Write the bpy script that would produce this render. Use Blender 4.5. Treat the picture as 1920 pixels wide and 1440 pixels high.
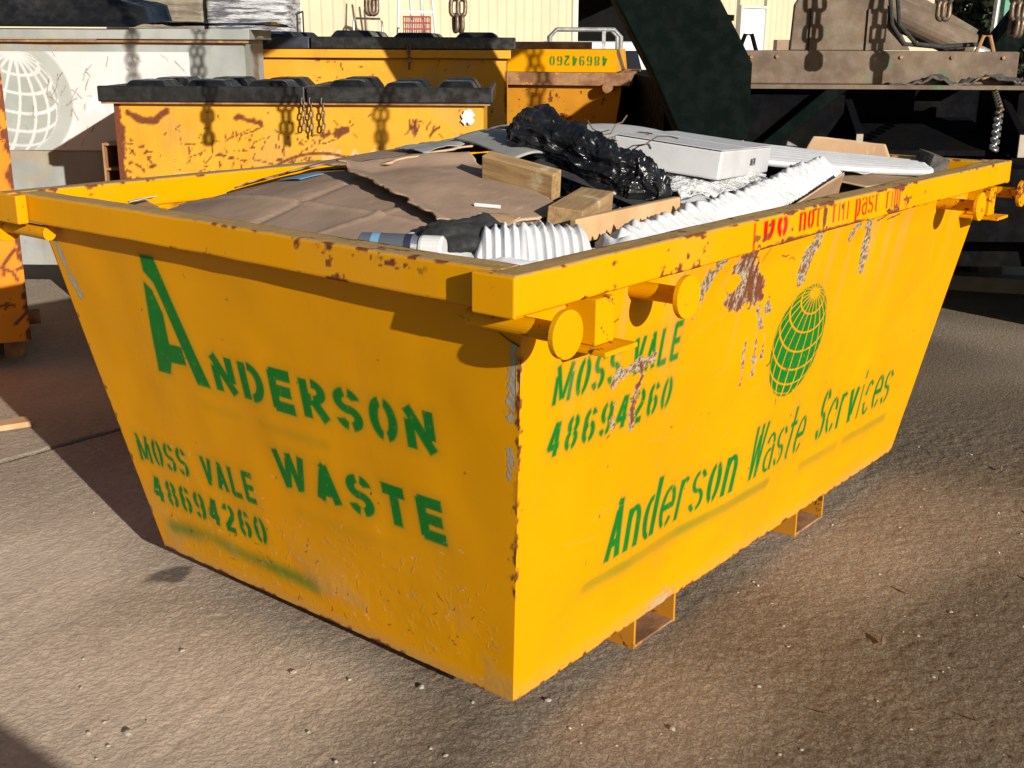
import bpy, bmesh, math, random
import numpy as np
from mathutils import Vector, Matrix

# ------------------------------------------------------------------ scene, camera, light
scene = bpy.context.scene
for o in list(bpy.data.objects):
    bpy.data.objects.remove(o)
COL = scene.collection
rng = np.random.default_rng(7)
random.seed(7)

PITCH, YAW, ROLL = 0.2872, 0.8889, 0.0057
CAM = Vector((-1.6085, -1.2956, 1.6))
fwd = Vector((math.sin(YAW) * math.cos(PITCH), math.cos(YAW) * math.cos(PITCH), -math.sin(PITCH)))
rgt = Vector((math.cos(YAW), -math.sin(YAW), 0))
upv = rgt.cross(fwd)
r2 = rgt * math.cos(ROLL) + upv * math.sin(ROLL)
u2 = -rgt * math.sin(ROLL) + upv * math.cos(ROLL)
cd = bpy.data.cameras.new('camera')
cam = bpy.data.objects.new('camera', cd)
COL.objects.link(cam)
cam.matrix_world = Matrix(((r2.x, u2.x, -fwd.x, CAM.x), (r2.y, u2.y, -fwd.y, CAM.y), (r2.z, u2.z, -fwd.z, CAM.z), (0, 0, 0, 1)))
cd.sensor_width = 36
cd.lens = 36 * 2173.3 / 1920
cd.clip_start = 0.05
cd.clip_end = 1200
scene.camera = cam

SUN_EL, SUN_AZ = math.radians(17), math.radians(-109)
sdir = Vector((math.cos(SUN_EL) * math.cos(SUN_AZ), math.cos(SUN_EL) * math.sin(SUN_AZ), math.sin(SUN_EL)))
world = bpy.data.worlds.new('World')
scene.world = world
world.use_nodes = True
wn = world.node_tree
wn.nodes.clear()
sky = wn.nodes.new('ShaderNodeTexSky')
sky.sky_type = 'NISHITA'
sky.sun_disc = False
sky.sun_elevation = SUN_EL
sky.sun_rotation = math.atan2(sdir.x, sdir.y)
bg = wn.nodes.new('ShaderNodeBackground')
bg.inputs['Strength'].default_value = 0.05
wo = wn.nodes.new('ShaderNodeOutputWorld')
wn.links.new(sky.outputs[0], bg.inputs[0])
wn.links.new(bg.outputs[0], wo.inputs[0])
sl = bpy.data.lights.new('sun', 'SUN')
sl.energy = 5.0
sl.angle = math.radians(0.5)
sl.color = (1.0, 0.95, 0.86)
sun = bpy.data.objects.new('sun', sl)
COL.objects.link(sun)
sun.rotation_euler = sdir.to_track_quat('Z', 'Y').to_euler()
sun.location = (-3, -8, 6)
vs = scene.view_settings
vs.view_transform = 'Standard'
vs.look = 'None'
vs.gamma = 1
vs.exposure = 0.55
vs.use_curve_mapping = False

# ------------------------------------------------------------------ yard frame (square to the far bins)
FH = Vector((math.sin(YAW), math.cos(YAW), 0))
ROTZ = -YAW
def yw(s, t, z=0.0):
    p = Vector((CAM.x, CAM.y, 0)) + FH * t + rgt * s
    return Vector((p.x, p.y, z))

# ------------------------------------------------------------------ numpy noise
def _h(ix, iy, iz, seed):
    n = (ix * 374761393 + iy * 668265263 + iz * 2147483647 + seed * 974634777) & 0xffffffff
    n = ((n ^ (n >> 13)) * 1274126177) & 0xffffffff
    n = ((n ^ (n >> 16)) * 2246822519) & 0xffffffff
    return ((n ^ (n >> 15)) & 0xffffff) / float(0xffffff)
def vnoise(x, y, z=None, seed=0):
    x = np.asarray(x, float); y = np.asarray(y, float)
    z = np.zeros_like(x) if z is None else np.asarray(z, float)
    xi, yi, zi = np.floor(x).astype(np.int64), np.floor(y).astype(np.int64), np.floor(z).astype(np.int64)
    fx, fy, fz = x - xi, y - yi, z - zi
    fx, fy, fz = [f * f * f * (f * (f * 6 - 15) + 10) for f in (fx, fy, fz)]
    r = 0
    for dx in (0, 1):
        for dy in (0, 1):
            for dz in (0, 1):
                w = (fx if dx else 1 - fx) * (fy if dy else 1 - fy) * (fz if dz else 1 - fz)
                r = r + w * _h(xi + dx, yi + dy, zi + dz, seed)
    return r
def fbm(x, y, z=None, o=4, seed=0, gain=0.5):
    a, s, t = 1.0, 0.0, 0.0
    for i in range(o):
        s = s + a * vnoise(x * 2 ** i, y * 2 ** i, None if z is None else z * 2 ** i, seed + i * 17)
        t += a
        a *= gain
    return s / t
def ridged(x, y, z=None, o=4, seed=0):
    a, s, t = 1.0, 0.0, 0.0
    for i in range(o):
        n = vnoise(x * 2 ** i, y * 2 ** i, None if z is None else z * 2 ** i, seed + i * 17)
        s = s + a * (1 - np.abs(2 * n - 1))
        t += a
        a *= 0.55
    return s / t
def sstep(a, b, x):
    t = np.clip((x - a) / (b - a), 0, 1)
    return t * t * (3 - 2 * t)

# ------------------------------------------------------------------ object helpers
def tag(o, label=None, cat=None, group=None, kind=None):
    if label: o['label'] = label
    if cat: o['category'] = cat
    if group: o['group'] = group
    if kind: o['kind'] = kind
    return o
def empty(name, loc=(0, 0, 0), rz=0.0, label=None, cat=None, group=None):
    o = bpy.data.objects.new(name, None)
    o.empty_display_size = 0.2
    COL.objects.link(o)
    o.location = loc
    o.rotation_euler = (0, 0, rz)
    return tag(o, label, cat, group)
def yempty(name, s, t, label, cat, group=None, z=0.0):
    o = empty(name, yw(s, t, z), ROTZ, label, cat, group)
    o['_s'] = s; o['_t'] = t; o['_z'] = z
    return o
def mesh_obj(name, V, F, mat, parent=None, smooth=False, attrs=None, bevel=0.0, solid=0.0, off=None, loc=None, sub=0):
    me = bpy.data.meshes.new(name)
    V = np.asarray(V, float).reshape(-1, 3)
    if off is not None:
        V = V - np.asarray(off)
    if isinstance(F, np.ndarray):
        nf, k = F.shape
        me.vertices.add(len(V)); me.vertices.foreach_set('co', V.ravel())
        me.loops.add(nf * k); me.loops.foreach_set('vertex_index', F.ravel().astype(np.int32))
        me.polygons.add(nf)
        me.polygons.foreach_set('loop_start', (np.arange(nf) * k).astype(np.int32))
        me.update(calc_edges=True)
        me.validate()
    else:
        me.from_pydata(V.tolist(), [], F)
    if attrs:
        for k, a in attrs.items():
            at = me.attributes.new(k, 'FLOAT', 'POINT')
            at.data.foreach_set('value', np.asarray(a, np.float32).ravel())
    if smooth:
        me.polygons.foreach_set('use_smooth', [True] * len(me.polygons))
    me.materials.append(mat)
    o = bpy.data.objects.new(name, me)
    COL.objects.link(o)
    if parent is not None:
        o.parent = parent
    if loc is not None:
        o.location = loc
    if solid:
        m = o.modifiers.new('Solid', 'SOLIDIFY'); m.thickness = solid; m.offset = 0
    if sub:
        m = o.modifiers.new('Sub', 'SUBSURF'); m.levels = sub; m.render_levels = sub
    if bevel:
        m = o.modifiers.new('Bevel', 'BEVEL'); m.width = bevel; m.segments = 2; m.limit_method = 'ANGLE'; m.angle_limit = math.radians(40)
    return o
class MB:
    def __init__(self):
        self.V, self.F = [], []
    def add(self, V, F):
        b = len(self.V)
        self.V += [tuple(v) for v in V]
        self.F += [tuple(i + b for i in f) for f in F]
        return self
    def box(self, x0, x1, y0, y1, z0, z1):
        return self.add([(x0, y0, z0), (x1, y0, z0), (x1, y1, z0), (x0, y1, z0), (x0, y0, z1), (x1, y0, z1), (x1, y1, z1), (x0, y1, z1)],
                        [(3, 2, 1, 0), (4, 5, 6, 7), (0, 1, 5, 4), (1, 2, 6, 5), (2, 3, 7, 6), (3, 0, 4, 7)])
    def hexa(self, B, T):  # bottom 4, top 4 (ccw from above)
        return self.add(list(B) + list(T), [(3, 2, 1, 0), (4, 5, 6, 7), (0, 1, 5, 4), (1, 2, 6, 5), (2, 3, 7, 6), (3, 0, 4, 7)])
    def prism(self, poly, a, b, axis='y'):
        n = len(poly)
        def m(p, q):
            return (p[0], q, p[1]) if axis == 'y' else ((q, p[0], p[1]) if axis == 'x' else (p[0], p[1], q))
        V = [m(p, a) for p in poly] + [m(p, b) for p in poly]
        F = [tuple(range(n)), tuple(range(2 * n - 1, n - 1, -1))] + [(i, i + n, (i + 1) % n + n, (i + 1) % n) for i in range(n)]
        return self.add(V, F)
    def tube(self, path, r, n=10, closed=False, cap=True):
        P = [Vector(p) for p in path]
        N = len(P)
        rs = r if isinstance(r, (list, tuple)) else [r] * N
        V = []
        prev = None
        for i, p in enumerate(P):
            if closed:
                d = P[(i + 1) % N] - P[i - 1]
            else:
                d = P[min(i + 1, N - 1)] - P[max(i - 1, 0)]
            d.normalize()
            if prev is None:
                a = Vector((0, 0, 1)) if abs(d.z) < 0.9 else Vector((1, 0, 0))
                a = (a - d * a.dot(d)).normalized()
            else:
                a = (prev - d * prev.dot(d)).normalized()
            prev = a
            b = d.cross(a)
            for k in range(n):
                th = 2 * math.pi * k / n
                V.append(p + (a * math.cos(th) + b * math.sin(th)) * rs[i])
        F = []
        for i in range(N if closed else N - 1):
            j = (i + 1) % N
            for k in range(n):
                F.append((i * n + k, i * n + (k + 1) % n, j * n + (k + 1) % n, j * n + k))
        if cap and not closed:
            F.append(tuple(range(n - 1, -1, -1)))
            F.append(tuple((N - 1) * n + k for k in range(n)))
        return self.add(V, F)
    def build(self, name, mat, parent=None, **kw):
        if parent is not None and '_s' in parent and 'off' not in kw:
            kw['off'] = (parent['_s'], parent['_t'], parent.get('_z', 0.0))
        return mesh_obj(name, self.V, self.F, mat, parent, **kw)
def copy_tree(o, parent=None):
    c = o.copy()
    COL.objects.link(c)
    c.parent = parent
    for ch in list(o.children):
        copy_tree(ch, c)
    return c
def gridF(nu, nv, base=0, flip=False):
    i, j = np.meshgrid(np.arange(nu - 1), np.arange(nv - 1), indexing='ij')
    a = (i * nv + j).ravel() + base
    q = np.stack([a, a + nv, a + nv + 1, a + 1], 1)
    return q[:, ::-1].copy() if flip else q

# ------------------------------------------------------------------ materials
def newmat(name):
    m = bpy.data.materials.new(name)
    m.use_nodes = True
    nt = m.node_tree
    return m, nt, nt.nodes['Principled BSDF']
class NT:
    def __init__(self, nt):
        self.nt = nt
        tc = nt.nodes.new('ShaderNodeTexCoord')
        self.co = tc.outputs['Object']
    def noise(self, scale, detail=4, rough=0.55, dist=0.0, vec=None, stretch=None):
        n = self.nt.nodes.new('ShaderNodeTexNoise')
        n.inputs['Scale'].default_value = scale
        n.inputs['Detail'].default_value = detail
        n.inputs['Roughness'].default_value = rough
        n.inputs['Distortion'].default_value = dist
        v = vec or self.co
        if stretch:
            mp = self.nt.nodes.new('ShaderNodeMapping')
            mp.inputs['Scale'].default_value = stretch
            self.nt.links.new(v, mp.inputs[0])
            v = mp.outputs[0]
        self.nt.links.new(v, n.inputs['Vector'])
        return n.outputs['Fac']
    def vor(self, scale, feature='F1', rnd=1.0):
        n = self.nt.nodes.new('ShaderNodeTexVoronoi')
        n.feature = feature
        n.inputs['Scale'].default_value = scale
        n.inputs['Randomness'].default_value = rnd
        self.nt.links.new(self.co, n.inputs['Vector'])
        return n.outputs['Distance']
    def attr(self, name):
        n = self.nt.nodes.new('ShaderNodeAttribute')
        n.attribute_name = name
        return n.outputs['Fac']
    def math(self, op, a, b=0.0, clamp=False):
        n = self.nt.nodes.new('ShaderNodeMath')
        n.operation = op
        n.use_clamp = clamp
        for i, v in enumerate((a, b)):
            if isinstance(v, (int, float)):
                n.inputs[i].default_value = v
            else:
                self.nt.links.new(v, n.inputs[i])
        return n.outputs[0]
    def ramp(self, v, a, b, lo=0.0, hi=1.0):
        n = self.nt.nodes.new('ShaderNodeMapRange')
        n.interpolation_type = 'SMOOTHSTEP'
        self.nt.links.new(v, n.inputs['Value'])
        n.inputs['From Min'].default_value = a; n.inputs['From Max'].default_value = b
        n.inputs['To Min'].default_value = lo; n.inputs['To Max'].default_value = hi
        return n.outputs[0]
    def mix(self, f, a, b):
        n = self.nt.nodes.new('ShaderNodeMix')
        n.data_type = 'RGBA'
        for v, s in ((f, n.inputs[0]), (a, n.inputs[6]), (b, n.inputs[7])):
            if isinstance(v, (int, float)):
                s.default_value = v
            elif isinstance(v, (tuple, list)):
                s.default_value = tuple(v) + (1,) if len(v) == 3 else v
            else:
                self.nt.links.new(v, s)
        return n.outputs[2]
    def bump(self, h, strength=0.3, dist=0.01, prev=None):
        n = self.nt.nodes.new('ShaderNodeBump')
        n.inputs['Strength'].default_value = strength
        n.inputs['Distance'].default_value = dist
        self.nt.links.new(h, n.inputs['Height'])
        if prev is not None:
            self.nt.links.new(prev, n.inputs['Normal'])
        return n.outputs[0]
    def link(self, v, sock):
        if isinstance(v, (int, float)):
            sock.default_value = v
        elif isinstance(v, (tuple, list)):
            sock.default_value = tuple(v) + (1,)
        else:
            self.nt.links.new(v, sock)
def pm(name, c1, c2, scale=6, rough=0.7, bump=0.2, bscale=60, bdist=0.004, lo=0.35, hi=0.65, metal=0.0, stretch=None, c3=None, c3r=(0.6, 0.7), c3s=9, spec=0.5, rvar=0.15, detail=5):
    m, nt, P = newmat(name)
    N = NT(nt)
    n1 = N.noise(scale, detail, 0.6, stretch=stretch)
    c = N.mix(N.ramp(n1, lo, hi), c1, c2)
    if c3:
        c = N.mix(N.ramp(N.noise(c3s, 6, 0.65), c3r[0], c3r[1]), c, c3)
    N.link(c, P.inputs['Base Color'])
    N.link(N.ramp(N.noise(scale * 3, 4), 0.3, 0.7, max(0, rough - rvar), min(1, rough + rvar)), P.inputs['Roughness'])
    P.inputs['Metallic'].default_value = metal
    P.inputs['Specular IOR Level'].default_value = spec
    if bump:
        N.link(N.bump(N.noise(bscale, 5, 0.6, stretch=stretch), bump, bdist), P.inputs['Normal'])
    return m
def paint(name, col, col2, rough=0.4, chips=0.0, grime=0.25, grime_col=(0.16, 0.10, 0.04), green=(0.004, 0.105, 0.012), red=(0.42, 0.004, 0.004), wear_scale=14):
    """gloss enamel over steel; green/red stencil, rust, scrape and dirt come from mesh attributes"""
    m, nt, P = newmat(name)
    N = NT(nt)
    c = N.mix(N.ramp(N.noise(2.2, 5, 0.6), 0.35, 0.7), col, col2)
    c = N.mix(N.math('MULTIPLY', N.ramp(N.noise(5.0, 7, 0.7, stretch=(1, 1, 0.25)), 0.52, 0.75), grime), c, grime_col)
    gb = N.math('MULTIPLY', N.attr('green'), N.ramp(N.noise(70, 3, 0.7), 0.2, 0.42, 0.72, 1.0))
    c = N.mix(gb, c, N.mix(N.noise(9, 3), green, tuple(g * 1.5 for g in green)))
    c = N.mix(N.attr('red'), c, red)
    c = N.mix(N.attr('ghost'), c, tuple(min(1, 0.35 + k * 0.5) for k in col))
    dirt = N.math('MULTIPLY', N.attr('dirt'), N.ramp(N.noise(26, 6, 0.7), 0.25, 0.6, 0.45, 1.0))
    c = N.mix(dirt, c, N.mix(N.noise(12, 5), (0.25, 0.17, 0.075), (0.38, 0.27, 0.13)))
    sc = N.attr('scrape')
    fleck = N.ramp(N.noise(95, 4, 0.7), 0.44, 0.56)
    scol = N.mix(fleck, (0.13, 0.06, 0.032), (0.31, 0.27, 0.20))
    scol = N.mix(N.attr('bare'), scol, N.mix(N.noise(40, 5, .7), (0.20, 0.17, 0.11), (0.40, 0.38, 0.31)))
    c = N.mix(sc, c, scol)
    rust = N.attr('rust')
    if chips:
        ch = N.ramp(N.math('ADD', N.noise(wear_scale, 8, 0.72), N.math('MULTIPLY', N.noise(2.5, 3), 0.35)), 0.86 - chips, 0.875 - chips)
        rust = N.math('MAXIMUM', rust, ch)
    rcol = N.mix(N.noise(55, 5, 0.7), (0.055, 0.016, 0.008), (0.20, 0.065, 0.028))
    c = N.mix(rust, c, rcol)
    N.link(c, P.inputs['Base Color'])
    worn = N.math('MAXIMUM', N.math('MAXIMUM', rust, sc), N.math('MULTIPLY', dirt, 0.9), True)
    base_r = N.ramp(N.noise(8, 5, 0.6), 0.3, 0.7, rough - 0.08, rough + 0.14)
    N.link(N.math('MAXIMUM', base_r, N.math('MULTIPLY', worn, 0.88)), P.inputs['Roughness'])
    P.inputs['Specular IOR Level'].default_value = 0.09
    b1 = N.bump(N.noise(170, 3, 0.6), 0.10, 0.002)
    b2 = N.bump(N.math('MULTIPLY', worn, N.noise(80, 4)), 0.5, 0.004, b1)
    N.link(b2, P.inputs['Normal'])
    return m

YEL = paint('yellow_enamel', (0.60, 0.258, 0.0), (0.57, 0.238, 0.0), grime=.14)
LUGP = paint('worn_lug_enamel', (0.60, 0.258, 0.0), (0.56, 0.23, 0.0), chips=0.075, grime=.3, wear_scale=34)
YEL_OLD = paint('old_yellow_enamel', (0.56, 0.285, 0.026), (0.51, 0.24, 0.02), rough=0.5, chips=0.015, grime=0.35)
YEL_DULL = paint('dull_yellow_enamel', (0.46, 0.20, 0.015), (0.38, 0.15, 0.012), rough=0.6, chips=0.10, grime=0.7, grime_col=(0.10, 0.05, 0.02))
ORANGE = paint('orange_enamel', (0.62, 0.20, 0.012), (0.52, 0.15, 0.010), rough=0.5, chips=0.08, grime=0.5)
GALV = paint('weathered_grey_steel', (0.30, 0.31, 0.29), (0.22, 0.23, 0.22), rough=0.55, chips=0.0, grime=0.4, grime_col=(0.16, 0.13, 0.09), green=(0.32, 0.33, 0.31))
WHITEP = paint('white_poster_vinyl', (0.52, 0.52, 0.51), (0.47, 0.47, 0.46), rough=0.45, grime=0.12, green=(0.22, 0.235, 0.215), red=(0.62, 0.62, 0.60))
RUSTY = pm('rusty_steel', (0.16, 0.07, 0.03), (0.30, 0.16, 0.07), 8, 0.85, 0.5, 80, 0.004, c3=(0.45, 0.22, 0.03), c3r=(0.6, 0.68))
POCKET = pm('dusty_yellow_steel', (0.42, 0.27, 0.07), (0.30, 0.20, 0.10), 9, 0.8, 0.4, 60, 0.003, c3=(0.22, 0.10, 0.05), c3r=(0.58, 0.66))
CHAINM = pm('chain_steel', (0.11, 0.075, 0.05), (0.20, 0.15, 0.11), 30, 0.5, 0.3, 150, 0.002, metal=0.7)
CHAINB = pm('bright_chain_steel', (0.45, 0.43, 0.40), (0.30, 0.29, 0.27), 30, 0.35, 0.2, 150, 0.002, metal=0.9)
BLKPL = pm('black_lid_plastic', (0.006, 0.006, 0.0065), (0.012, 0.0115, 0.011), 7, 0.36, 0.25, 35, 0.004, c3=(0.035, 0.032, 0.028), c3r=(0.6, 0.8), c3s=5)
NAVYPL = pm('navy_lid_plastic', (0.008, 0.010, 0.022), (0.016, 0.018, 0.032), 6, 0.5, 0.2, 30, 0.004)
BAGM = pm('black_bag_film', (0.006, 0.006, 0.007), (0.010, 0.010, 0.011), 10, 0.27, 0.35, 38, 0.006, rvar=0.1)
CLOTH = pm('black_cloth', (0.010, 0.010, 0.011), (0.018, 0.018, 0.018), 20, 0.9, 0.3, 300, 0.002)
def cardboard(name, a, b):
    m, nt, P = newmat(name)
    N = NT(nt)
    c = N.mix(N.ramp(N.noise(4, 6, 0.65), 0.3, 0.7), a, b)
    c = N.mix(N.math('MULTIPLY', N.ramp(N.noise(3.0, 7, 0.7, 0.6, stretch=(1, 5, 1)), 0.57, 0.70), 0.6), c, tuple(min(1, k * 1.55) for k in a))
    c = N.mix(N.math('MULTIPLY', N.ramp(N.noise(7, 6, 0.7), 0.62, 0.75), 0.5), c, tuple(k * 0.45 for k in a))
    c = N.mix(N.attr('torn'), c, (0.46, 0.32, 0.19))
    N.link(c, P.inputs['Base Color'])
    P.inputs['Roughness'].default_value = 0.85
    P.inputs['Specular IOR Level'].default_value = 0.2
    w = nt.nodes.new('ShaderNodeTexWave')
    w.inputs['Scale'].default_value = 55
    w.inputs['Distortion'].default_value = 0.6
    nt.links.new(N.co, w.inputs['Vector'])
    b1 = N.bump(w.outputs['Fac'], 0.10, 0.002)
    N.link(N.bump(N.noise(9, 5, 0.6), 0.25, 0.02, b1), P.inputs['Normal'])
    return m
CARD = cardboard('cardboard', (0.30, 0.205, 0.145), (0.24, 0.163, 0.114))
CARD2 = cardboard('pale_cardboard', (0.33, 0.21, 0.12), (0.26, 0.16, 0.09))
FOAM = pm('white_foam', (0.50, 0.50, 0.51), (0.44, 0.44, 0.455), 12, 0.8, 0.25, 120, 0.003, spec=0.2)
PAPER = pm('white_carton_board', (0.46, 0.46, 0.47), (0.41, 0.41, 0.42), 5, 0.6, 0.12, 18, 0.01)
GREYB = pm('grey_sheet_board', (0.22, 0.215, 0.20), (0.30, 0.29, 0.27), 5, 0.7, 0.2, 20, 0.006)
TIMBER = pm('pine_timber', (0.34, 0.215, 0.095), (0.23, 0.135, 0.055), 5, 0.8, 0.45, 34, 0.004, stretch=(1.5, 14, 14), c3=(0.42, 0.34, 0.22), c3r=(0.62, 0.72))
TIMBERY = pm('pale_end_timber', (0.46, 0.30, 0.15), (0.38, 0.23, 0.11), 9, 0.8, 0.2, 50, 0.003)
CHAR = pm('charred_timber', (0.03, 0.028, 0.026), (0.10, 0.085, 0.07), 18, 0.9, 0.6, 60, 0.008, c3=(0.30, 0.15, 0.05), c3r=(0.6, 0.68))
HOISTG = pm('shade_dark_green_hoist_paint', (0.0014, 0.0040, 0.0032), (0.0012, 0.0034, 0.0028), 5, 0.75, 0.2, 40, 0.003, c3=(0.004, 0.004, 0.003), c3r=(0.6, 0.75), spec=0.05)  # green paint taken down to near-black, holding the shade on the arm
DUSTG = pm('dusty_green_truck_paint', (0.135, 0.093, 0.060), (0.090, 0.060, 0.039), 5, 0.8, 0.35, 45, 0.006, c3=(0.055, 0.115, 0.055), c3r=(0.55, 0.66), c3s=4.5)
DARKN = pm('shade_dark_truck_paint', (0.0022, 0.0024, 0.004), (0.004, 0.0035, 0.003), 5, 0.85, 0.3, 30, 0.004, spec=0.06)  # near-black colour stands for the shade on the truck's lower body
GREENP = pm('green_post_paint', (0.01, 0.20, 0.11), (0.008, 0.15, 0.085), 5, 0.5, 0.15, 40, 0.003)
PIPE = pm('galvanised_pipe', (0.40, 0.40, 0.39), (0.30, 0.30, 0.29), 9, 0.45, 0.1, 60, 0.002, metal=0.6)
CREAM = pm('cream_wall_sheeting', (0.50, 0.43, 0.29), (0.46, 0.39, 0.27), 0.9, 0.5, 0.0)
CREAMT = pm('cream_trim', (0.60, 0.54, 0.42), (0.55, 0.50, 0.38), 2, 0.5, 0.0)
DOORW = pm('white_door_paint', (0.66, 0.66, 0.63), (0.60, 0.60, 0.57), 2, 0.5, 0.0)
ROLLG = pm('green_roller_door_paint', (0.055, 0.12, 0.075), (0.045, 0.10, 0.06), 3, 0.5, 0.0)
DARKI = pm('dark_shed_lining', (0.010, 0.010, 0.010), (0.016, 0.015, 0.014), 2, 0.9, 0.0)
WRAPT = pm('tan_stretch_wrap', (0.22, 0.19, 0.14), (0.12, 0.10, 0.075), 3, 0.35, 0.6, 9, 0.05, stretch=(0.5, 0.5, 6), rvar=0.15)
WRAPS = pm('silver_stretch_wrap', (0.50, 0.50, 0.52), (0.10, 0.10, 0.11), 4, 0.25, 0.9, 10, 0.06, stretch=(0.5, 0.5, 5), lo=0.45, hi=0.6)
REDM = pm('red_crate_plastic', (0.24, 0.035, 0.03), (0.18, 0.03, 0.025), 5, 0.6, 0.1)
WHITEM = pm('white_enamel', (0.56, 0.56, 0.55), (0.52, 0.52, 0.51), 3, 0.4, 0.0)
RUBBER = pm('black_rubber', (0.014, 0.014, 0.014), (0.022, 0.021, 0.02), 20, 0.85, 0.3, 80, 0.003)
GLASS = pm('dark_window_glass', (0.01, 0.012, 0.014), (0.012, 0.013, 0.015), 2, 0.08, 0.0, rvar=0.02)
STONE = pm('pale_stone', (0.40, 0.35, 0.28), (0.28, 0.235, 0.18), 40, 0.9, 0.5, 150, 0.003)
LEAFD = pm('dry_leaf', (0.10, 0.055, 0.03), (0.17, 0.10, 0.055), 20, 0.9, 0.2)
LEAFM = pm('shade_dark_leaf', (0.010, 0.020, 0.009), (0.018, 0.030, 0.012), 1.5, 0.7, 0.0)  # leaf colour lowered to near-black so the trees look shaded
BARK = pm('dark_bark', (0.03, 0.022, 0.016), (0.05, 0.038, 0.028), 6, 0.9, 0.4, 20, 0.02)
HEAPM = pm('mixed_rubbish', (0.11, 0.072, 0.05), (0.045, 0.04, 0.038), 7, 0.9, 0.5, 25, 0.03, c3=(0.30, 0.25, 0.2), c3r=(0.6, 0.68))
TWIG = pm('dry_twig', (0.10, 0.06, 0.03), (0.15, 0.10, 0.05), 20, 0.9, 0.1)
BLUEP = pm('blue_label_print', (0.08, 0.19, 0.33), (0.13, 0.25, 0.38), 8, 0.5, 0.0)
BOTTLE = pm('grey_bottle_plastic', (0.085, 0.095, 0.115), (0.07, 0.08, 0.10), 8, 0.4, 0.0)
CONC = pm('pale_concrete', (0.33, 0.29, 0.23), (0.26, 0.225, 0.18), 6, 0.9, 0.4, 60, 0.004)
def clear_wrap():
    m, nt, P = newmat('clear_bubble_film')
    N = NT(nt)
    P.inputs['Base Color'].default_value = (0.86, 0.86, 0.84, 1)
    P.inputs['Roughness'].default_value = 0.16
    P.inputs['Transmission Weight'].default_value = 0.45
    P.inputs['IOR'].default_value = 1.2
    N.link(N.bump(N.vor(85), 0.8, 0.006, N.bump(N.noise(26, 5), 0.6, 0.02)), P.inputs['Normal'])
    return m
BUBBLE = clear_wrap()

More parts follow.
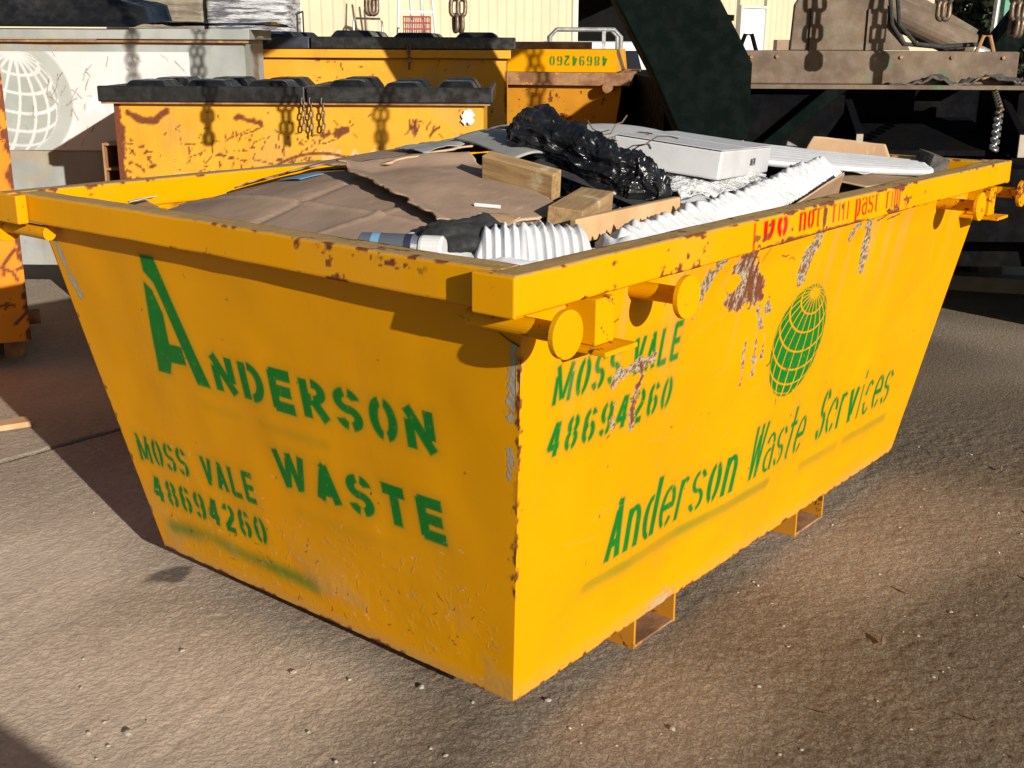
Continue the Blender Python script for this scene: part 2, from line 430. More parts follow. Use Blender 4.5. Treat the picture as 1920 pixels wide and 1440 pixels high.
# ------------------------------------------------------------------ stencil lettering, drawn as thick strokes
def arc(cx, cy, rx, ry, a0, a1):
    return ('A', cx, cy, rx, ry, a0, a1)
def ln(*p):
    return ('L',) + p
OV = [arc(.5, .5, .5, .5, -78, 78), arc(.5, .5, .5, .5, 102, 258)]
SS = [arc(.5, .75, .5, .25, 12, 78), arc(.5, .75, .5, .25, 100, 272), arc(.5, .25, .5, .25, 92, -78), arc(.5, .25, .5, .25, -102, -168)]
G = {
 'N': [ln(0, 0, 0, .66), ln(0, 1, 1, 0), ln(1, .36, 1, 1)],
 'D': [ln(0, 0, 0, 1), arc(.32, .5, .68, .5, 88, -88)],
 'E': [ln(0, 0, 0, 1), ln(.5, 1, 1, 1), ln(.5, .5, .92, .5), ln(.5, 0, 1, 0), ln(0, .5, .3, .5), ln(0, 0, .3, 0), ln(0, 1, .3, 1)],
 'R': [ln(0, 0, 0, 1), arc(.4, .75, .58, .25, 85, -85), ln(.5, .44, 1, 0), ln(0, .5, .25, .5)],
 'S': SS, 'O': OV, '0': OV,
 'W': [ln(0, 1, .27, 0), ln(.30, .05, .47, .8), ln(.52, 1, .76, 0), ln(.8, .1, 1, 1)],
 'A': [ln(0, 0, .4, .82), ln(.5, 1, 1, 0), ln(.2, .26, .55, .26), ln(.44, .96, .5, 1)],
 'T': [ln(0, 1, 1, 1), ln(.5, 0, .5, .78)],
 'M': [ln(0, 0, 0, .72), ln(0, 1, .46, .1), ln(.56, .1, .95, 1), ln(1, 0, 1, .72)],
 'V': [ln(0, 1, .46, 0), ln(.60, .2, 1, 1)],
 'L': [ln(0, 0, 0, 1), ln(.42, 0, 1, 0), ln(0, 0, .2, 0)],
 '4': [ln(.74, 0, .74, .2), ln(.74, .40, .74, 1), ln(0, .28, 1, .28), ln(0, .28, .58, 1)],
 '8': [arc(.5, .77, .44, .23, -75, 75), arc(.5, .77, .44, .23, 105, 255), arc(.5, .27, .5, .27, -75, 75), arc(.5, .27, .5, .27, 105, 255)],
 '6': [arc(.5, .29, .5, .29, -75, 80), arc(.5, .29, .5, .29, 105, 255), ln(0, .25, 0, .72), arc(.5, .72, .5, .28, 178, 102), arc(.5, .72, .5, .28, 76, 20)],
 '2': [arc(.5, .72, .5, .28, 170, 102), arc(.5, .72, .5, .28, 78, -25), ln(.93, .56, .08, .1), ln(0, 0, .35, 0), ln(.5, 0, 1, 0)],
 'n': [ln(0, 0, 0, .7), arc(.5, .42, .5, .28, 150, 0), ln(1, 0, 1, .44)],
 'd': [ln(1, 0, 1, 1), arc(.52, .35, .52, .35, 80, 280)],
 'e': [arc(.5, .35, .5, .35, 75, 255), arc(.5, .35, .5, .35, 282, 325), arc(.5, .40, .5, .30, -8, 70), ln(.12, .36, 1.05, .36)],
 'r': [ln(0, 0, 0, .7), arc(.55, .42, .5, .28, 150, 50)],
 's': [(s[0], s[1], s[2] * .7, s[3], s[4] * .7, s[5], s[6]) for s in SS],
 'o': [(s[0], s[1], s[2] * .7, s[3], s[4] * .7, s[5], s[6]) for s in OV],
 'a': [ln(1, 0, 1, .46), arc(.5, .46, .5, .24, 10, 160), arc(.55, .2, .55, .2, 70, 290)],
 't': [ln(.42, .1, .42, 1), ln(-.1, .68, 1.15, .68), arc(.75, .15, .33, .15, 180, 290)],
 'v': [ln(0, .7, .46, 0), ln(.6, .16, 1, .7)],
 'i': [ln(.5, 0, .5, .7), ln(.5, .86, .5, 1)],
 'c': [arc(.5, .35, .5, .35, 45, 168), arc(.5, .35, .5, .35, 192, 315)],
 'f': [ln(.4, 0, .4, .8), ln(0, .66, .9, .66), arc(.8, .8, .4, .2, 175, 75)],
 'l': [ln(.5, 0, .5, 1)],
 'm': [ln(0, 0, 0, .7), ln(.5, 0, .5, .7), ln(1, 0, 1, .66), ln(0, .68, .9, .68)],
 'p': [ln(0, -.28, 0, .7), arc(.48, .35, .52, .35, 100, -100)],
}
G['7'] = [ln(0, 1, 1, 1), ln(1, .9, .35, 0)]
G['9'] = [(s[0], 1 - s[1], 1 - s[2], s[3], s[4], s[5] + 180, s[6] + 180) if s[0] == 'A' else ('L', 1 - s[1], 1 - s[2], 1 - s[3], 1 - s[4]) for s in G['6']]
WIDE = {'e': 1.12, 'W': 1.35, 'M': 1.3, 'm': 1.35, 'i': .5, 'l': .5, 't': .75, 'f': .75, 'r': .8, ' ': .75}
def glyph_polys(ch, x0, y0, w, hgt, th):
    """stroke outlines of one glyph in plane coordinates"""
    out = []
    th = min(th, w * (.205 if ch in 'Wm' else .23 if ch == 'M' else .27 if ch in 'easc' else .36))
    def mp(x, y):
        return np.array((x0 + th / 2 + x * (w - th), y0 + th * .4 + y * (hgt - th * .8)))
    for s in G[ch]:
        if s[0] == 'L':
            pts = [mp(s[1], s[2]), mp(s[3], s[4])]
            d = (pts[1] - pts[0]) / (np.linalg.norm(pts[1] - pts[0]) + 1e-9)
            horiz = abs(d[0]) > .9
            e = d * th * .4 if horiz is False and abs(d[1]) > .97 else d * th * .25
            n = np.array((-d[1], d[0])) * th * (.52 if horiz else .5)
            a, b = pts[0] - e, pts[1] + e
            out.append(np.array([a + n, b + n, b - n, a - n]))
        else:
            _, cx, cy, rx, ry, a0, a1 = s
            A = np.radians(np.linspace(a0, a1, 12))
            c = mp(cx, cy)
            RX, RY = rx * (w - th), ry * (hgt - th * .8)
            o = [c + np.array((math.cos(q) * (RX + th * .5), math.sin(q) * (RY + th * .4))) for q in A]
            i = [c + np.array((math.cos(q) * max(RX - th * .5, .1 * th), math.sin(q) * max(RY - th * .4, .1 * th))) for q in A[::-1]]
            out.append(np.array(o + i))
    return out
def text_polys(txt, x0, x1, y0, y1, thf=.2, gap=.22):
    ws = [WIDE.get(c, 1.0) for c in txt]
    unit = (x1 - x0) / (sum(ws) + gap * (len(txt) - 1))
    out, x = [], x0
    for c, w in zip(txt, ws):
        if c != ' ':
            out += glyph_polys(c, x, y0, w * unit, y1 - y0, thf * (y1 - y0))
        x += (w + gap) * unit
    return out
def poly_sd(poly, U, V):
    n = len(poly)
    d = np.full(U.shape, 1e9)
    ins = np.zeros(U.shape, bool)
    for i in range(n):
        a, b = poly[i], poly[(i + 1) % n]
        e = b - a
        t = np.clip(((U - a[0]) * e[0] + (V - a[1]) * e[1]) / (e @ e + 1e-12), 0, 1)
        d = np.minimum(d, np.hypot(U - a[0] - t * e[0], V - a[1] - t * e[1]))
        if abs(e[1]) > 1e-12:
            c = ((a[1] > V) != (b[1] > V)) & (U < (b[0] - a[0]) * (V - a[1]) / (e[1]) + a[0])
            ins ^= c
    return np.where(ins, -d, d)
def spray(mask, U, V, polys, soft=.003, halo=.22, hw=.012):
    for p in polys:
        m = .03
        idx = np.where((U > p[:, 0].min() - m) & (U < p[:, 0].max() + m) & (V > p[:, 1].min() - m) & (V < p[:, 1].max() + m))
        if not len(idx[0]):
            continue
        sd = poly_sd(p, U[idx], V[idx])
        val = np.maximum(sstep(soft, -soft, sd), halo * np.exp(-np.maximum(sd, 0) / hw) * (sd < m))
        val = np.where(sd > m * .9, 0, val)
        mask[idx] = np.maximum(mask[idx], val)
def segd(U, V, pts):
    d = np.full(U.shape, 1e9)
    for a, b in zip(pts[:-1], pts[1:]):
        a, b = np.array(a), np.array(b)
        e = b - a
        t = np.clip(((U - a[0]) * e[0] + (V - a[1]) * e[1]) / (e @ e + 1e-12), 0, 1)
        d = np.minimum(d, np.hypot(U - a[0] - t * e[0], V - a[1] - t * e[1]))
    return d
def strokes(mask, U, V, n, box, lmin, lmax, w, seed, ang=None, curve=.6, val=1.0):
    r = np.random.default_rng(seed)
    for _ in range(n):
        x, y = r.uniform(box[0], box[1]), r.uniform(box[2], box[3])
        a = r.uniform(0, 6.28) if ang is None else r.normal(ang[0], ang[1])
        l = r.uniform(lmin, lmax)
        pts = [(x, y)]
        for k in range(3):
            a += r.normal(0, curve)
            x += math.cos(a) * l / 3; y += math.sin(a) * l / 3
            pts.append((x, y))
        P = np.array(pts)
        ww = w * r.uniform(.6, 1.5)
        idx = np.where((U > P[:, 0].min() - .02) & (U < P[:, 0].max() + .02) & (V > P[:, 1].min() - .02) & (V < P[:, 1].max() + .02))
        if len(idx[0]):
            d = segd(U[idx], V[idx], pts)
            mask[idx] = np.maximum(mask[idx], val * sstep(ww, ww * .35, d))
def globe_mask(U, V, cx, cy, r, tilt=.45, roll=-.35, lw=.012, nlat=7, nlon=9):
    """disc mask and white graticule of a tilted globe"""
    x, y = (U - cx) / r, (V - cy) / r
    rr = x * x + y * y
    z = np.sqrt(np.clip(1 - rr, 0, 1))
    x1, y1 = x * math.cos(roll) - y * math.sin(roll), x * math.sin(roll) + y * math.cos(roll)
    y2, z2 = y1 * math.cos(tilt) + z * math.sin(tilt) * 1.0, -y1 * math.sin(tilt) + z * math.cos(tilt)
    lat = np.arcsin(np.clip(y2, -1, 1)); lon = np.arctan2(x1, z2)
    dl = math.pi / (nlat + 1); do = 2 * math.pi / (nlon * 2)
    w = lw / r
    gl = np.hypot(*np.gradient(lat)) if False else 1
    a = np.abs((lat / dl) - np.round(lat / dl)) * dl
    b = np.abs((lon / do) - np.round(lon / do)) * do * np.maximum(np.cos(lat), .05)
    zz = np.maximum(z, .55)
    g = np.maximum(sstep(w / zz, w / zz * .5, a), sstep(w / zz, w / zz * .5, b))
    return sstep(1.02, .985, np.sqrt(rr)), g * (rr < 1)

# ------------------------------------------------------------------ GROUND (one sheet, fine near the bin)
def axis(lo, hi, d, far_lo, far_hi):
    mid = np.arange(lo, hi, d)
    k = np.geomspace(d * 2, 1, 26)
    out = [hi]
    step = d
    while out[-1] < far_hi:
        step *= 1.18
        out.append(out[-1] + step)
    inn = [lo]
    step = d
    while inn[-1] > far_lo:
        step *= 1.18
        inn.append(inn[-1] - step)
    return np.concatenate([np.array(inn[::-1][:-1]), mid, np.array(out)])
sa = axis(-2.0, 2.7, .0075, -260, 260)
ta = axis(1.55, 5.2, .0075, -260, 400)
S_, T_ = np.meshgrid(sa, ta, indexing='ij')
GX = CAM.x + FH.x * T_ + rgt.x * S_
GY = CAM.y + FH.y * T_ + rgt.y * S_
near = sstep(14, 7, np.hypot(S_, T_ - 3))
hf = sstep(5.5, 4.6, T_) * sstep(3.0, 2.5, np.abs(S_))   # fine relief only where the sheet is fine
n_big = fbm(GX * 1.3, GY * 1.3, o=4, seed=3)
crust = ridged(GX * 16, GY * 16, o=3, seed=5)
fine = fbm(GX * 28, GY * 28, o=3, seed=9)
flake = sstep(.47, .54, fbm(GX * 34, GY * 34, o=3, seed=19, gain=.6)) + .6 * sstep(.5, .56, fbm(GX * 52 + 7, GY * 52, o=2, seed=25))
# loose dust lies thick on the open yard, thin where the asphalt is swept beside the bin
dust = sstep(.35, -.75, GX * .75 - GY * .42 + (n_big - .5) * .9)
dust = np.maximum(dust, .42 * sstep(.40, .70, fbm(GX * .9 + 4, GY * .9, o=2, seed=31)))
dust *= 1 - .45 * sstep(1.9, 2.7, GY) * sstep(-.2, .4, GX)  # dust thinned behind the bin to deepen the shadow on the ground
streak = fbm((GX * .96 + GY * .28) * 1.2, (GY * .96 - GX * .28) * 22, o=3, seed=13)
rel = (1 - dust * .72)
GZ = near * (hf * .8 * ((crust - .6) * .0030 * rel * (1 - .5 * dust) + (fine - .5) * .0050 * rel * (1 - .6 * dust) + (flake - .8) * .0022 * (1 - dust * .85) + (streak - .5) * .0035 * dust) + (n_big - .5) * .008)
joint = sstep(.022, .008, np.abs(GY - 2.965 - .012 * (fbm(GX * 5, GY * 0 + 2, o=3, seed=8) - .5))) * (GX < 2.3)
GZ -= joint * .012
stain = sstep(.065, .03, np.hypot((GX - .30) * .62, (GY - 1.60) * 1.25) + .11 * (fbm(GX * 11, GY * 11, o=4, seed=77) - .5)) * .7
def ground_mat():
    m, nt, P = newmat('dusty_asphalt')
    N = NT(nt)
    asph = N.mix(N.ramp(N.noise(150, 4, 0.7), .3, .7), (0.115, 0.090, 0.064), (0.235, 0.185, 0.130))
    asph = N.mix(N.math('MULTIPLY', N.ramp(N.noise(1.3, 3, .5), .40, .75), .45), asph, (0.26, 0.185, 0.115))
    dst = N.mix(N.ramp(N.noise(2.5, 6, 0.65), .3, .7), (0.59, 0.475, 0.37), (0.52, 0.415, 0.32))
    dst = N.mix(N.math('MULTIPLY', N.ramp(N.noise(120, 3, .7), .55, .75), .35), dst, (0.36, 0.285, 0.215))
    f = N.math('MULTIPLY', N.attr('dust'), N.ramp(N.noise(30, 6, .7), .25, .6, .62, 1.0))
    c = N.mix(f, asph, dst)
    c = N.mix(N.attr('stain'), c, (0.03, 0.024, 0.02))
    N.link(c, P.inputs['Base Color'])
    P.inputs['Roughness'].default_value = .92
    P.inputs['Specular IOR Level'].default_value = .2
    bs = N.math('SUBTRACT', 1.0, N.math('MULTIPLY', N.attr('dust'), .80))
    hgt = N.math('MULTIPLY', bs, N.noise(140, 4, .7))
    fl = N.ramp(N.noise(62, 6, .66, .35), .42, .58)
    b1 = N.bump(N.math('MULTIPLY', bs, fl), .75, .010)
    N.link(N.bump(hgt, .6, .008, b1), P.inputs['Normal'])
    return m
ground = mesh_obj('ground', np.stack([GX, GY, GZ], -1).reshape(-1, 3), gridF(len(sa), len(ta)), ground_mat(), smooth=True,
                  attrs={'dust': dust, 'stain': np.maximum(stain, joint * .7)})
tag(ground, kind='structure')

# ------------------------------------------------------------------ THE SKIP BIN
L, W, ZR, ZB, A_, B_, RH, RW = 2.8867, 1.8593, 1.193, .09, .2851, .2336, .079, .066
ER = .03          # end rails sit back from the ends of the side rails
skip = empty('skip_bin', (L / 2, W / 2, 0), 0, 'large bright yellow waste skip with green stencilled lettering, heaped with rubbish', 'skip bin')
OFF = (L / 2, W / 2, 0)
ZT = ZR - RH + .010   # wall plates run 10 mm up behind the rails
WI = RW - .008

def side_wall(name, y_top, y_bot, sgn, fine):
    d = .003 if fine else .03
    nv = int(1.04 / d); nu = int(2.78 / d)
    v = np.linspace(0, 1, nv); u = np.linspace(0, 1, nu)
    Uu, Vv = np.meshgrid(u, v, indexing='ij')
    x0 = A_ + (RW + ER - .008 - A_) * Vv; x1 = (L - A_) + (A_ - RW - ER + .008) * Vv
    X = x0 + (x1 - x0) * Uu
    Y = y_bot + (y_top - y_bot) * Vv
    Z = ZB + (ZT - ZB) * Vv
    sl_ = math.hypot(y_top - y_bot, ZT - ZB)
    return X, Y, Z, X, Vv * sl_, Uu, Vv, nu, nv
def flat_attr(shape):
    return {k: np.zeros(shape) for k in ('green', 'red', 'rust', 'scrape', 'bare', 'dirt', 'ghost')}

# --- long side facing the sun
X, Y, Z, U, V, Uu, Vv, nu, nv = side_wall('side_wall', WI, B_, -1, True)
at = flat_attr(U.shape)
pl = []
pl += text_polys('MOSS', .243, .492, .785, .882, .26) + text_polys('VALE', .535, .760, .785, .885, .26)
pl += text_polys('48694260', .252, .756, .654, .745, .25, .3)
pl += text_polys('Anderson', .585, 1.228, .264, .448, .19, .2)
pl += text_polys('Waste', 1.305, 1.672, .268, .456, .19, .2)
pl += text_polys('Services', 1.785, 2.385, .262, .448, .19, .2)
spray(at['green'], U, V, pl, .0035, .34, .012)
gd, gg = globe_mask(U, V, 1.457, .690, .172, .55, .25, .0030, 8, 9)
at['green'] = np.maximum(at['green'], gd * (1 - gg * .96))
at['green'] = np.maximum(at['green'], .25 * np.exp(-np.maximum(np.hypot(U - 1.457, V - .69) - .172, 0) / .012) * (1 - gd))
n1 = fbm(U * 6, V * 6, o=4, seed=21)
for p in ([(.52, .228), (.72, .222), (1.464, .222)], [(1.73, .198), (1.99, .194)], [(2.06, .198), (2.41, .193)]):
    dd = segd(U, V, p)
    up = V - (.234 if p[0][0] < 1 else .204)
    at['green'] = np.maximum(at['green'], (.62 if p[0][0] < 1 else .5) * np.exp(-(dd / .026) ** 2) * np.where(up > .006, np.exp(-(up / .012) ** 2), 1) * (.55 + .6 * n1))
jag = (fbm(U * 45, V * 45, o=4, seed=23) - .5)
big = (fbm(U * 14, V * 14, o=3, seed=29) - .5)
P1 = np.array([(.984, 1.03), (1.067, 1.03), (1.092, .961), (1.145, .915), (1.159, .874), (1.116, .862), (.989, .868), (.954, .9), (.924, .941), (.962, .967)])
sd = poly_sd(P1, U, V) + jag * .05 + big * .02
at['scrape'] = np.maximum(at['scrape'], sstep(.004, -.004, sd))
at['rust'] = np.maximum(at['rust'], sstep(.004, -.004, sd) * sstep(.1, .2, fbm(U * 70, V * 14, o=3, seed=41) - .38 + (U - 1.0) * .9))
for pts, w in (([(.885, 1.02), (.826, .966), (.804, .895)], .020), ([(1.441, 1.03), (1.395, .961), (1.364, .905)], .030), ([(1.776, 1.03), (1.804, .932), (1.811, .865)], .026),
               ([(1.70, 1.03), (1.66, .975)], .018), ([(1.115, .754), (1.14, .622)], .006), ([(1.178, .766), (1.195, .642)], .005), ([(1.221, .765), (1.234, .689)], .006),
               ([(1.152, .837), (1.191, .785)], .009), ([(1.202, .844), (1.215, .825)], .009), ([(.631, .816), (.56, .81), (.481, .796)], .014),
               ([(.566, .817), (.595, .767), (.575, .727), (.585, .649)], .011), ([(.503, .729), (.506, .673)], .008)):
    sd = segd(U, V, pts) - w + jag * .035 + big * .012
    at['scrape'] = np.maximum(at['scrape'], sstep(.003, -.003, sd))
at['rust'] = np.maximum(at['rust'], sstep(.003, -.002, segd(U, V, [(.58, .81), (.595, .767), (.575, .727), (.585, .66)]) - .004 + jag * .02))
at['green'] *= (1 - at['scrape'])
strokes(at['rust'], U, V, 26, (.3, 2.6, .3, 1.02), .004, .03, .0022, 51)
strokes(at['dirt'], U, V, 30, (.25, 1.6, .3, .9), .03, .18, .0018, 52, (.35, .25), .12, .22)
strokes(at['rust'], U, V, 10, (.3, 1.4, .86, 1.0), .03, .10, .002, 55, (.2, .3), .3)
strokes(at['rust'], U, V, 14, (.4, 2.5, 1.0, 1.03), .02, .12, .0025, 58, (0, .06), .08)
edge = np.minimum((X - (A_ + (RW + ER - .008 - A_) * Vv)), 9)
at['rust'] = np.maximum(at['rust'], sstep(.0, .008, .008 - V + jag * .035 - .003))
at['rust'] = np.maximum(at['rust'], sstep(.0, .012, .012 - edge + jag * .05 - .006) * sstep(.47, .56, fbm(V * 5, V * 0, o=3, seed=71)))
at['dirt'] = np.maximum(at['dirt'], .55 * sstep(.06, .0, V) * n1)
pd = np.hypot((U - .93) * .6, V) + jag * .05
at['bare'] = np.maximum(at['bare'], sstep(.05, .02, pd)); at['scrape'] = np.maximum(at['scrape'], .6 * sstep(.055, .03, pd))
at['dirt'] = np.maximum(at['dirt'], .30 * sstep(.62, 1.02, V) * sstep(.54, .74, fbm(U * 26, V * 1.6, o=4, seed=91)))
em = sstep(0, .12, Uu) * sstep(1, .88, Uu) * sstep(0, .12, Vv) * sstep(1, .9, Vv)
wob = (fbm(X * 2.1, Z * 2.1, o=3, seed=61) - .5) * .026 * em - at['scrape'] * .0012
nrm = np.array((0, -(ZT - ZB), (WI - B_)))
nrm = nrm / np.linalg.norm(nrm)
Vt = np.stack([X, Y + nrm[1] * wob, Z + nrm[2] * wob], -1).reshape(-1, 3)
Fq = gridF(nu, nv)
back = np.array([(A_, B_ + .01, ZB), (L - A_, B_ + .01, ZB), (L - RW - ER + .008, WI + .01, ZT), (RW + ER - .008, WI + .01, ZT)])
Vall = np.vstack([Vt, back]); nb = len(Vt)
Fall = np.vstack([Fq, [[nb + 3, nb + 2, nb + 1, nb]]])
mesh_obj('side_wall', Vall, Fall, YEL, skip, True, {k: np.r_[a.ravel(), np.zeros(4)] for k, a in at.items()}, off=OFF)

# --- end wall carrying the big lettering; plane coordinate u runs from the far long side to the near corner
d = .004
nv, nu = int(1.04 / d), int(1.73 / d)
Uu, Vv = np.meshgrid(np.linspace(0, 1, nu), np.linspace(0, 1, nv), indexing='ij')
ye0 = (W - B_) + (B_ - WI) * Vv; ye1 = B_ + (WI - B_) * Vv
Y = ye0 + (ye1 - ye0) * Uu
XT = RW + ER - .008
X = A_ + (XT - A_) * Vv
Z = ZB + (ZT - ZB) * Vv
U = W - Y
V = Vv * math.hypot(XT - A_, ZT - ZB)
at = flat_attr(U.shape)
bigA = [np.array(p) for p in ([(.538, .916), (.560, .900), (.572, .84), (.541, .741), (.594, .743), (.594, .687), (.528, .682), (.513, .646), (.457, .643)],
                              [(.552, .992), (.615, .992), (.685, .637), (.628, .637), (.590, .84), (.578, .90), (.542, .944)])]
# stencil letter A drawn from its measured corners
bigA = [np.array([(.500, .916), (.532, .895), (.556, .83), (.548, .741), (.602, .743), (.602, .687), (.533, .682), (.514, .644), (.457, .643)]),
        np.array([(.512, .992), (.572, .992), (.690, .637), (.632, .637), (.566, .86), (.545, .915), (.510, .944)])]
pl = bigA + text_polys('NDERSON', .715, 1.505, .635, .751, .275, .24)
pl += text_polys('WASTE', .893, 1.497, .397, .515, .275, .30)
pl += text_polys('MOSS', .234, .478, .306, .402, .24) + text_polys('VALE', .545, .782, .306, .402, .24)
pl += text_polys('48694260', .256, .788, .173, .266, .24, .28)
spray(at['green'], U, V, pl, .003, .28, .010)
n1 = fbm(U * 6, V * 6, o=4, seed=121)
jag = (fbm(U * 45, V * 45, o=4, seed=123) - .5)
for p, k, w in (([(.31, .095), (.50, .122), (.65, .108), (.95, .10)], .8, .028), ([(.644, .575), (.778, .572)], .16, .016), ([(.878, .574), (1.118, .572)], .22, .018), ([(.95, .33), (1.3, .335)], .12, .02)):
    at['green'] = np.maximum(at['green'], k * np.exp(-(segd(U, V, p) / w) ** 2) * (.5 + .7 * n1))
strokes(at['dirt'], U, V, 200, (.28, 1.6, .01, .32), .008, .035, .0020, 151, None, .7, .5)
strokes(at['rust'], U, V, 40, (.3, 1.6, .01, .25), .006, .03, .0018, 152, None, .7, .8)
strokes(at['ghost'], U, V, 70, (.28, 1.6, .02, .42), .006, .022, .0018, 153, None, .7, .35)
strokes(at['rust'], U, V, 18, (.3, 1.6, .3, .95), .003, .012, .0018, 154)
at['dirt'] = np.maximum(at['dirt'], sstep(.30, .0, V) * sstep(.45, .62, fbm(U * 5, V * 5, o=5, seed=131)) * .55)
at['dirt'] = np.maximum(at['dirt'], sstep(.05, .0, V) * .5)
for pts, w in (([(.10, 1.0), (.13, .88), (.155, .83)], .014), ([(1.768, .95), (1.752, .86), (1.735, .79)], .012), ([(1.72, .70), (1.705, .62)], .005)):
    sd = segd(U, V, pts) - w + jag * .03
    k = sstep(.003, -.003, sd)
    at['scrape'] = np.maximum(at['scrape'], k); at['bare'] = np.maximum(at['bare'], k)
ed = (Y - ye1)
at['rust'] = np.maximum(at['rust'], sstep(.0, .008, .008 - V + jag * .035 - .003))
at['rust'] = np.maximum(at['rust'], sstep(.0, .012, .013 - ed + jag * .06 - .006) * sstep(.45, .56, fbm(V * 5, V * 0, o=3, seed=71)))
ed2 = (ye0 - Y)
at['rust'] = np.maximum(at['rust'], .8 * sstep(.0, .01, .009 - ed2 + jag * .05 - .006))
em = sstep(0, .12, Uu) * sstep(1, .88, Uu) * sstep(0, .12, Vv) * sstep(1, .9, Vv)
wob = (fbm(Y * 2.3, Z * 2.3, o=3, seed=161) - .5) * .014 * em - at['scrape'] * .001 + sstep(.4, .05, V) * (fbm(U * 40, V * 40, o=3, seed=171) - .5) * .0012 * em + at['dirt'] * .0004
nrm = np.array((-(ZT - ZB), 0, (XT - A_)))
nrm = nrm / np.linalg.norm(nrm)
Vt = np.stack([X + nrm[0] * wob, Y, Z + nrm[2] * wob], -1).reshape(-1, 3)
back = np.array([(A_ + .01, W - B_, ZB), (A_ + .01, B_, ZB), (XT + .01, WI, ZT), (XT + .01, W - WI, ZT)])
Vall = np.vstack([Vt, back]); nb = len(Vt)
Fall = np.vstack([gridF(nu, nv), [[nb + 3, nb + 2, nb + 1, nb]]])
mesh_obj('end_wall', Vall, Fall, YEL, skip, True, {k: np.r_[a.ravel(), np.zeros(4)] for k, a in at.items()}, off=OFF)
# --- the two walls at the back and the floor
def plain_wall(name, q, n=(60, 24)):
    q = np.array(q, float)
    Uu, Vv = np.meshgrid(np.linspace(0, 1, n[0]), np.linspace(0, 1, n[1]), indexing='ij')
    P = (q[0] * ((1 - Uu) * (1 - Vv))[..., None] + q[1] * (Uu * (1 - Vv))[..., None] + q[2] * (Uu * Vv)[..., None] + q[3] * ((1 - Uu) * Vv)[..., None])
    r = sstep(.62, .72, fbm(P[..., 0] * 9 + P[..., 1] * 9, P[..., 2] * 9, o=4, seed=5)) * .9
    return mesh_obj(name, P.reshape(-1, 3), gridF(*n), YEL, skip, True, {'rust': r}, solid=.006, off=OFF)
plain_wall('side_wall', [(A_, W - B_, ZB), (L - A_, W - B_, ZB), (L - XT, W - WI, ZT), (XT, W - WI, ZT)])
plain_wall('end_wall', [(L - A_, B_, ZB), (L - A_, W - B_, ZB), (L - XT, W - WI, ZT), (L - XT, WI, ZT)])
MB().box(A_ + .012, L - A_ - .012, B_ + .014, W - B_ - .012, ZB + .001, ZB + .008).build('floor_plate', YEL, skip, off=OFF)

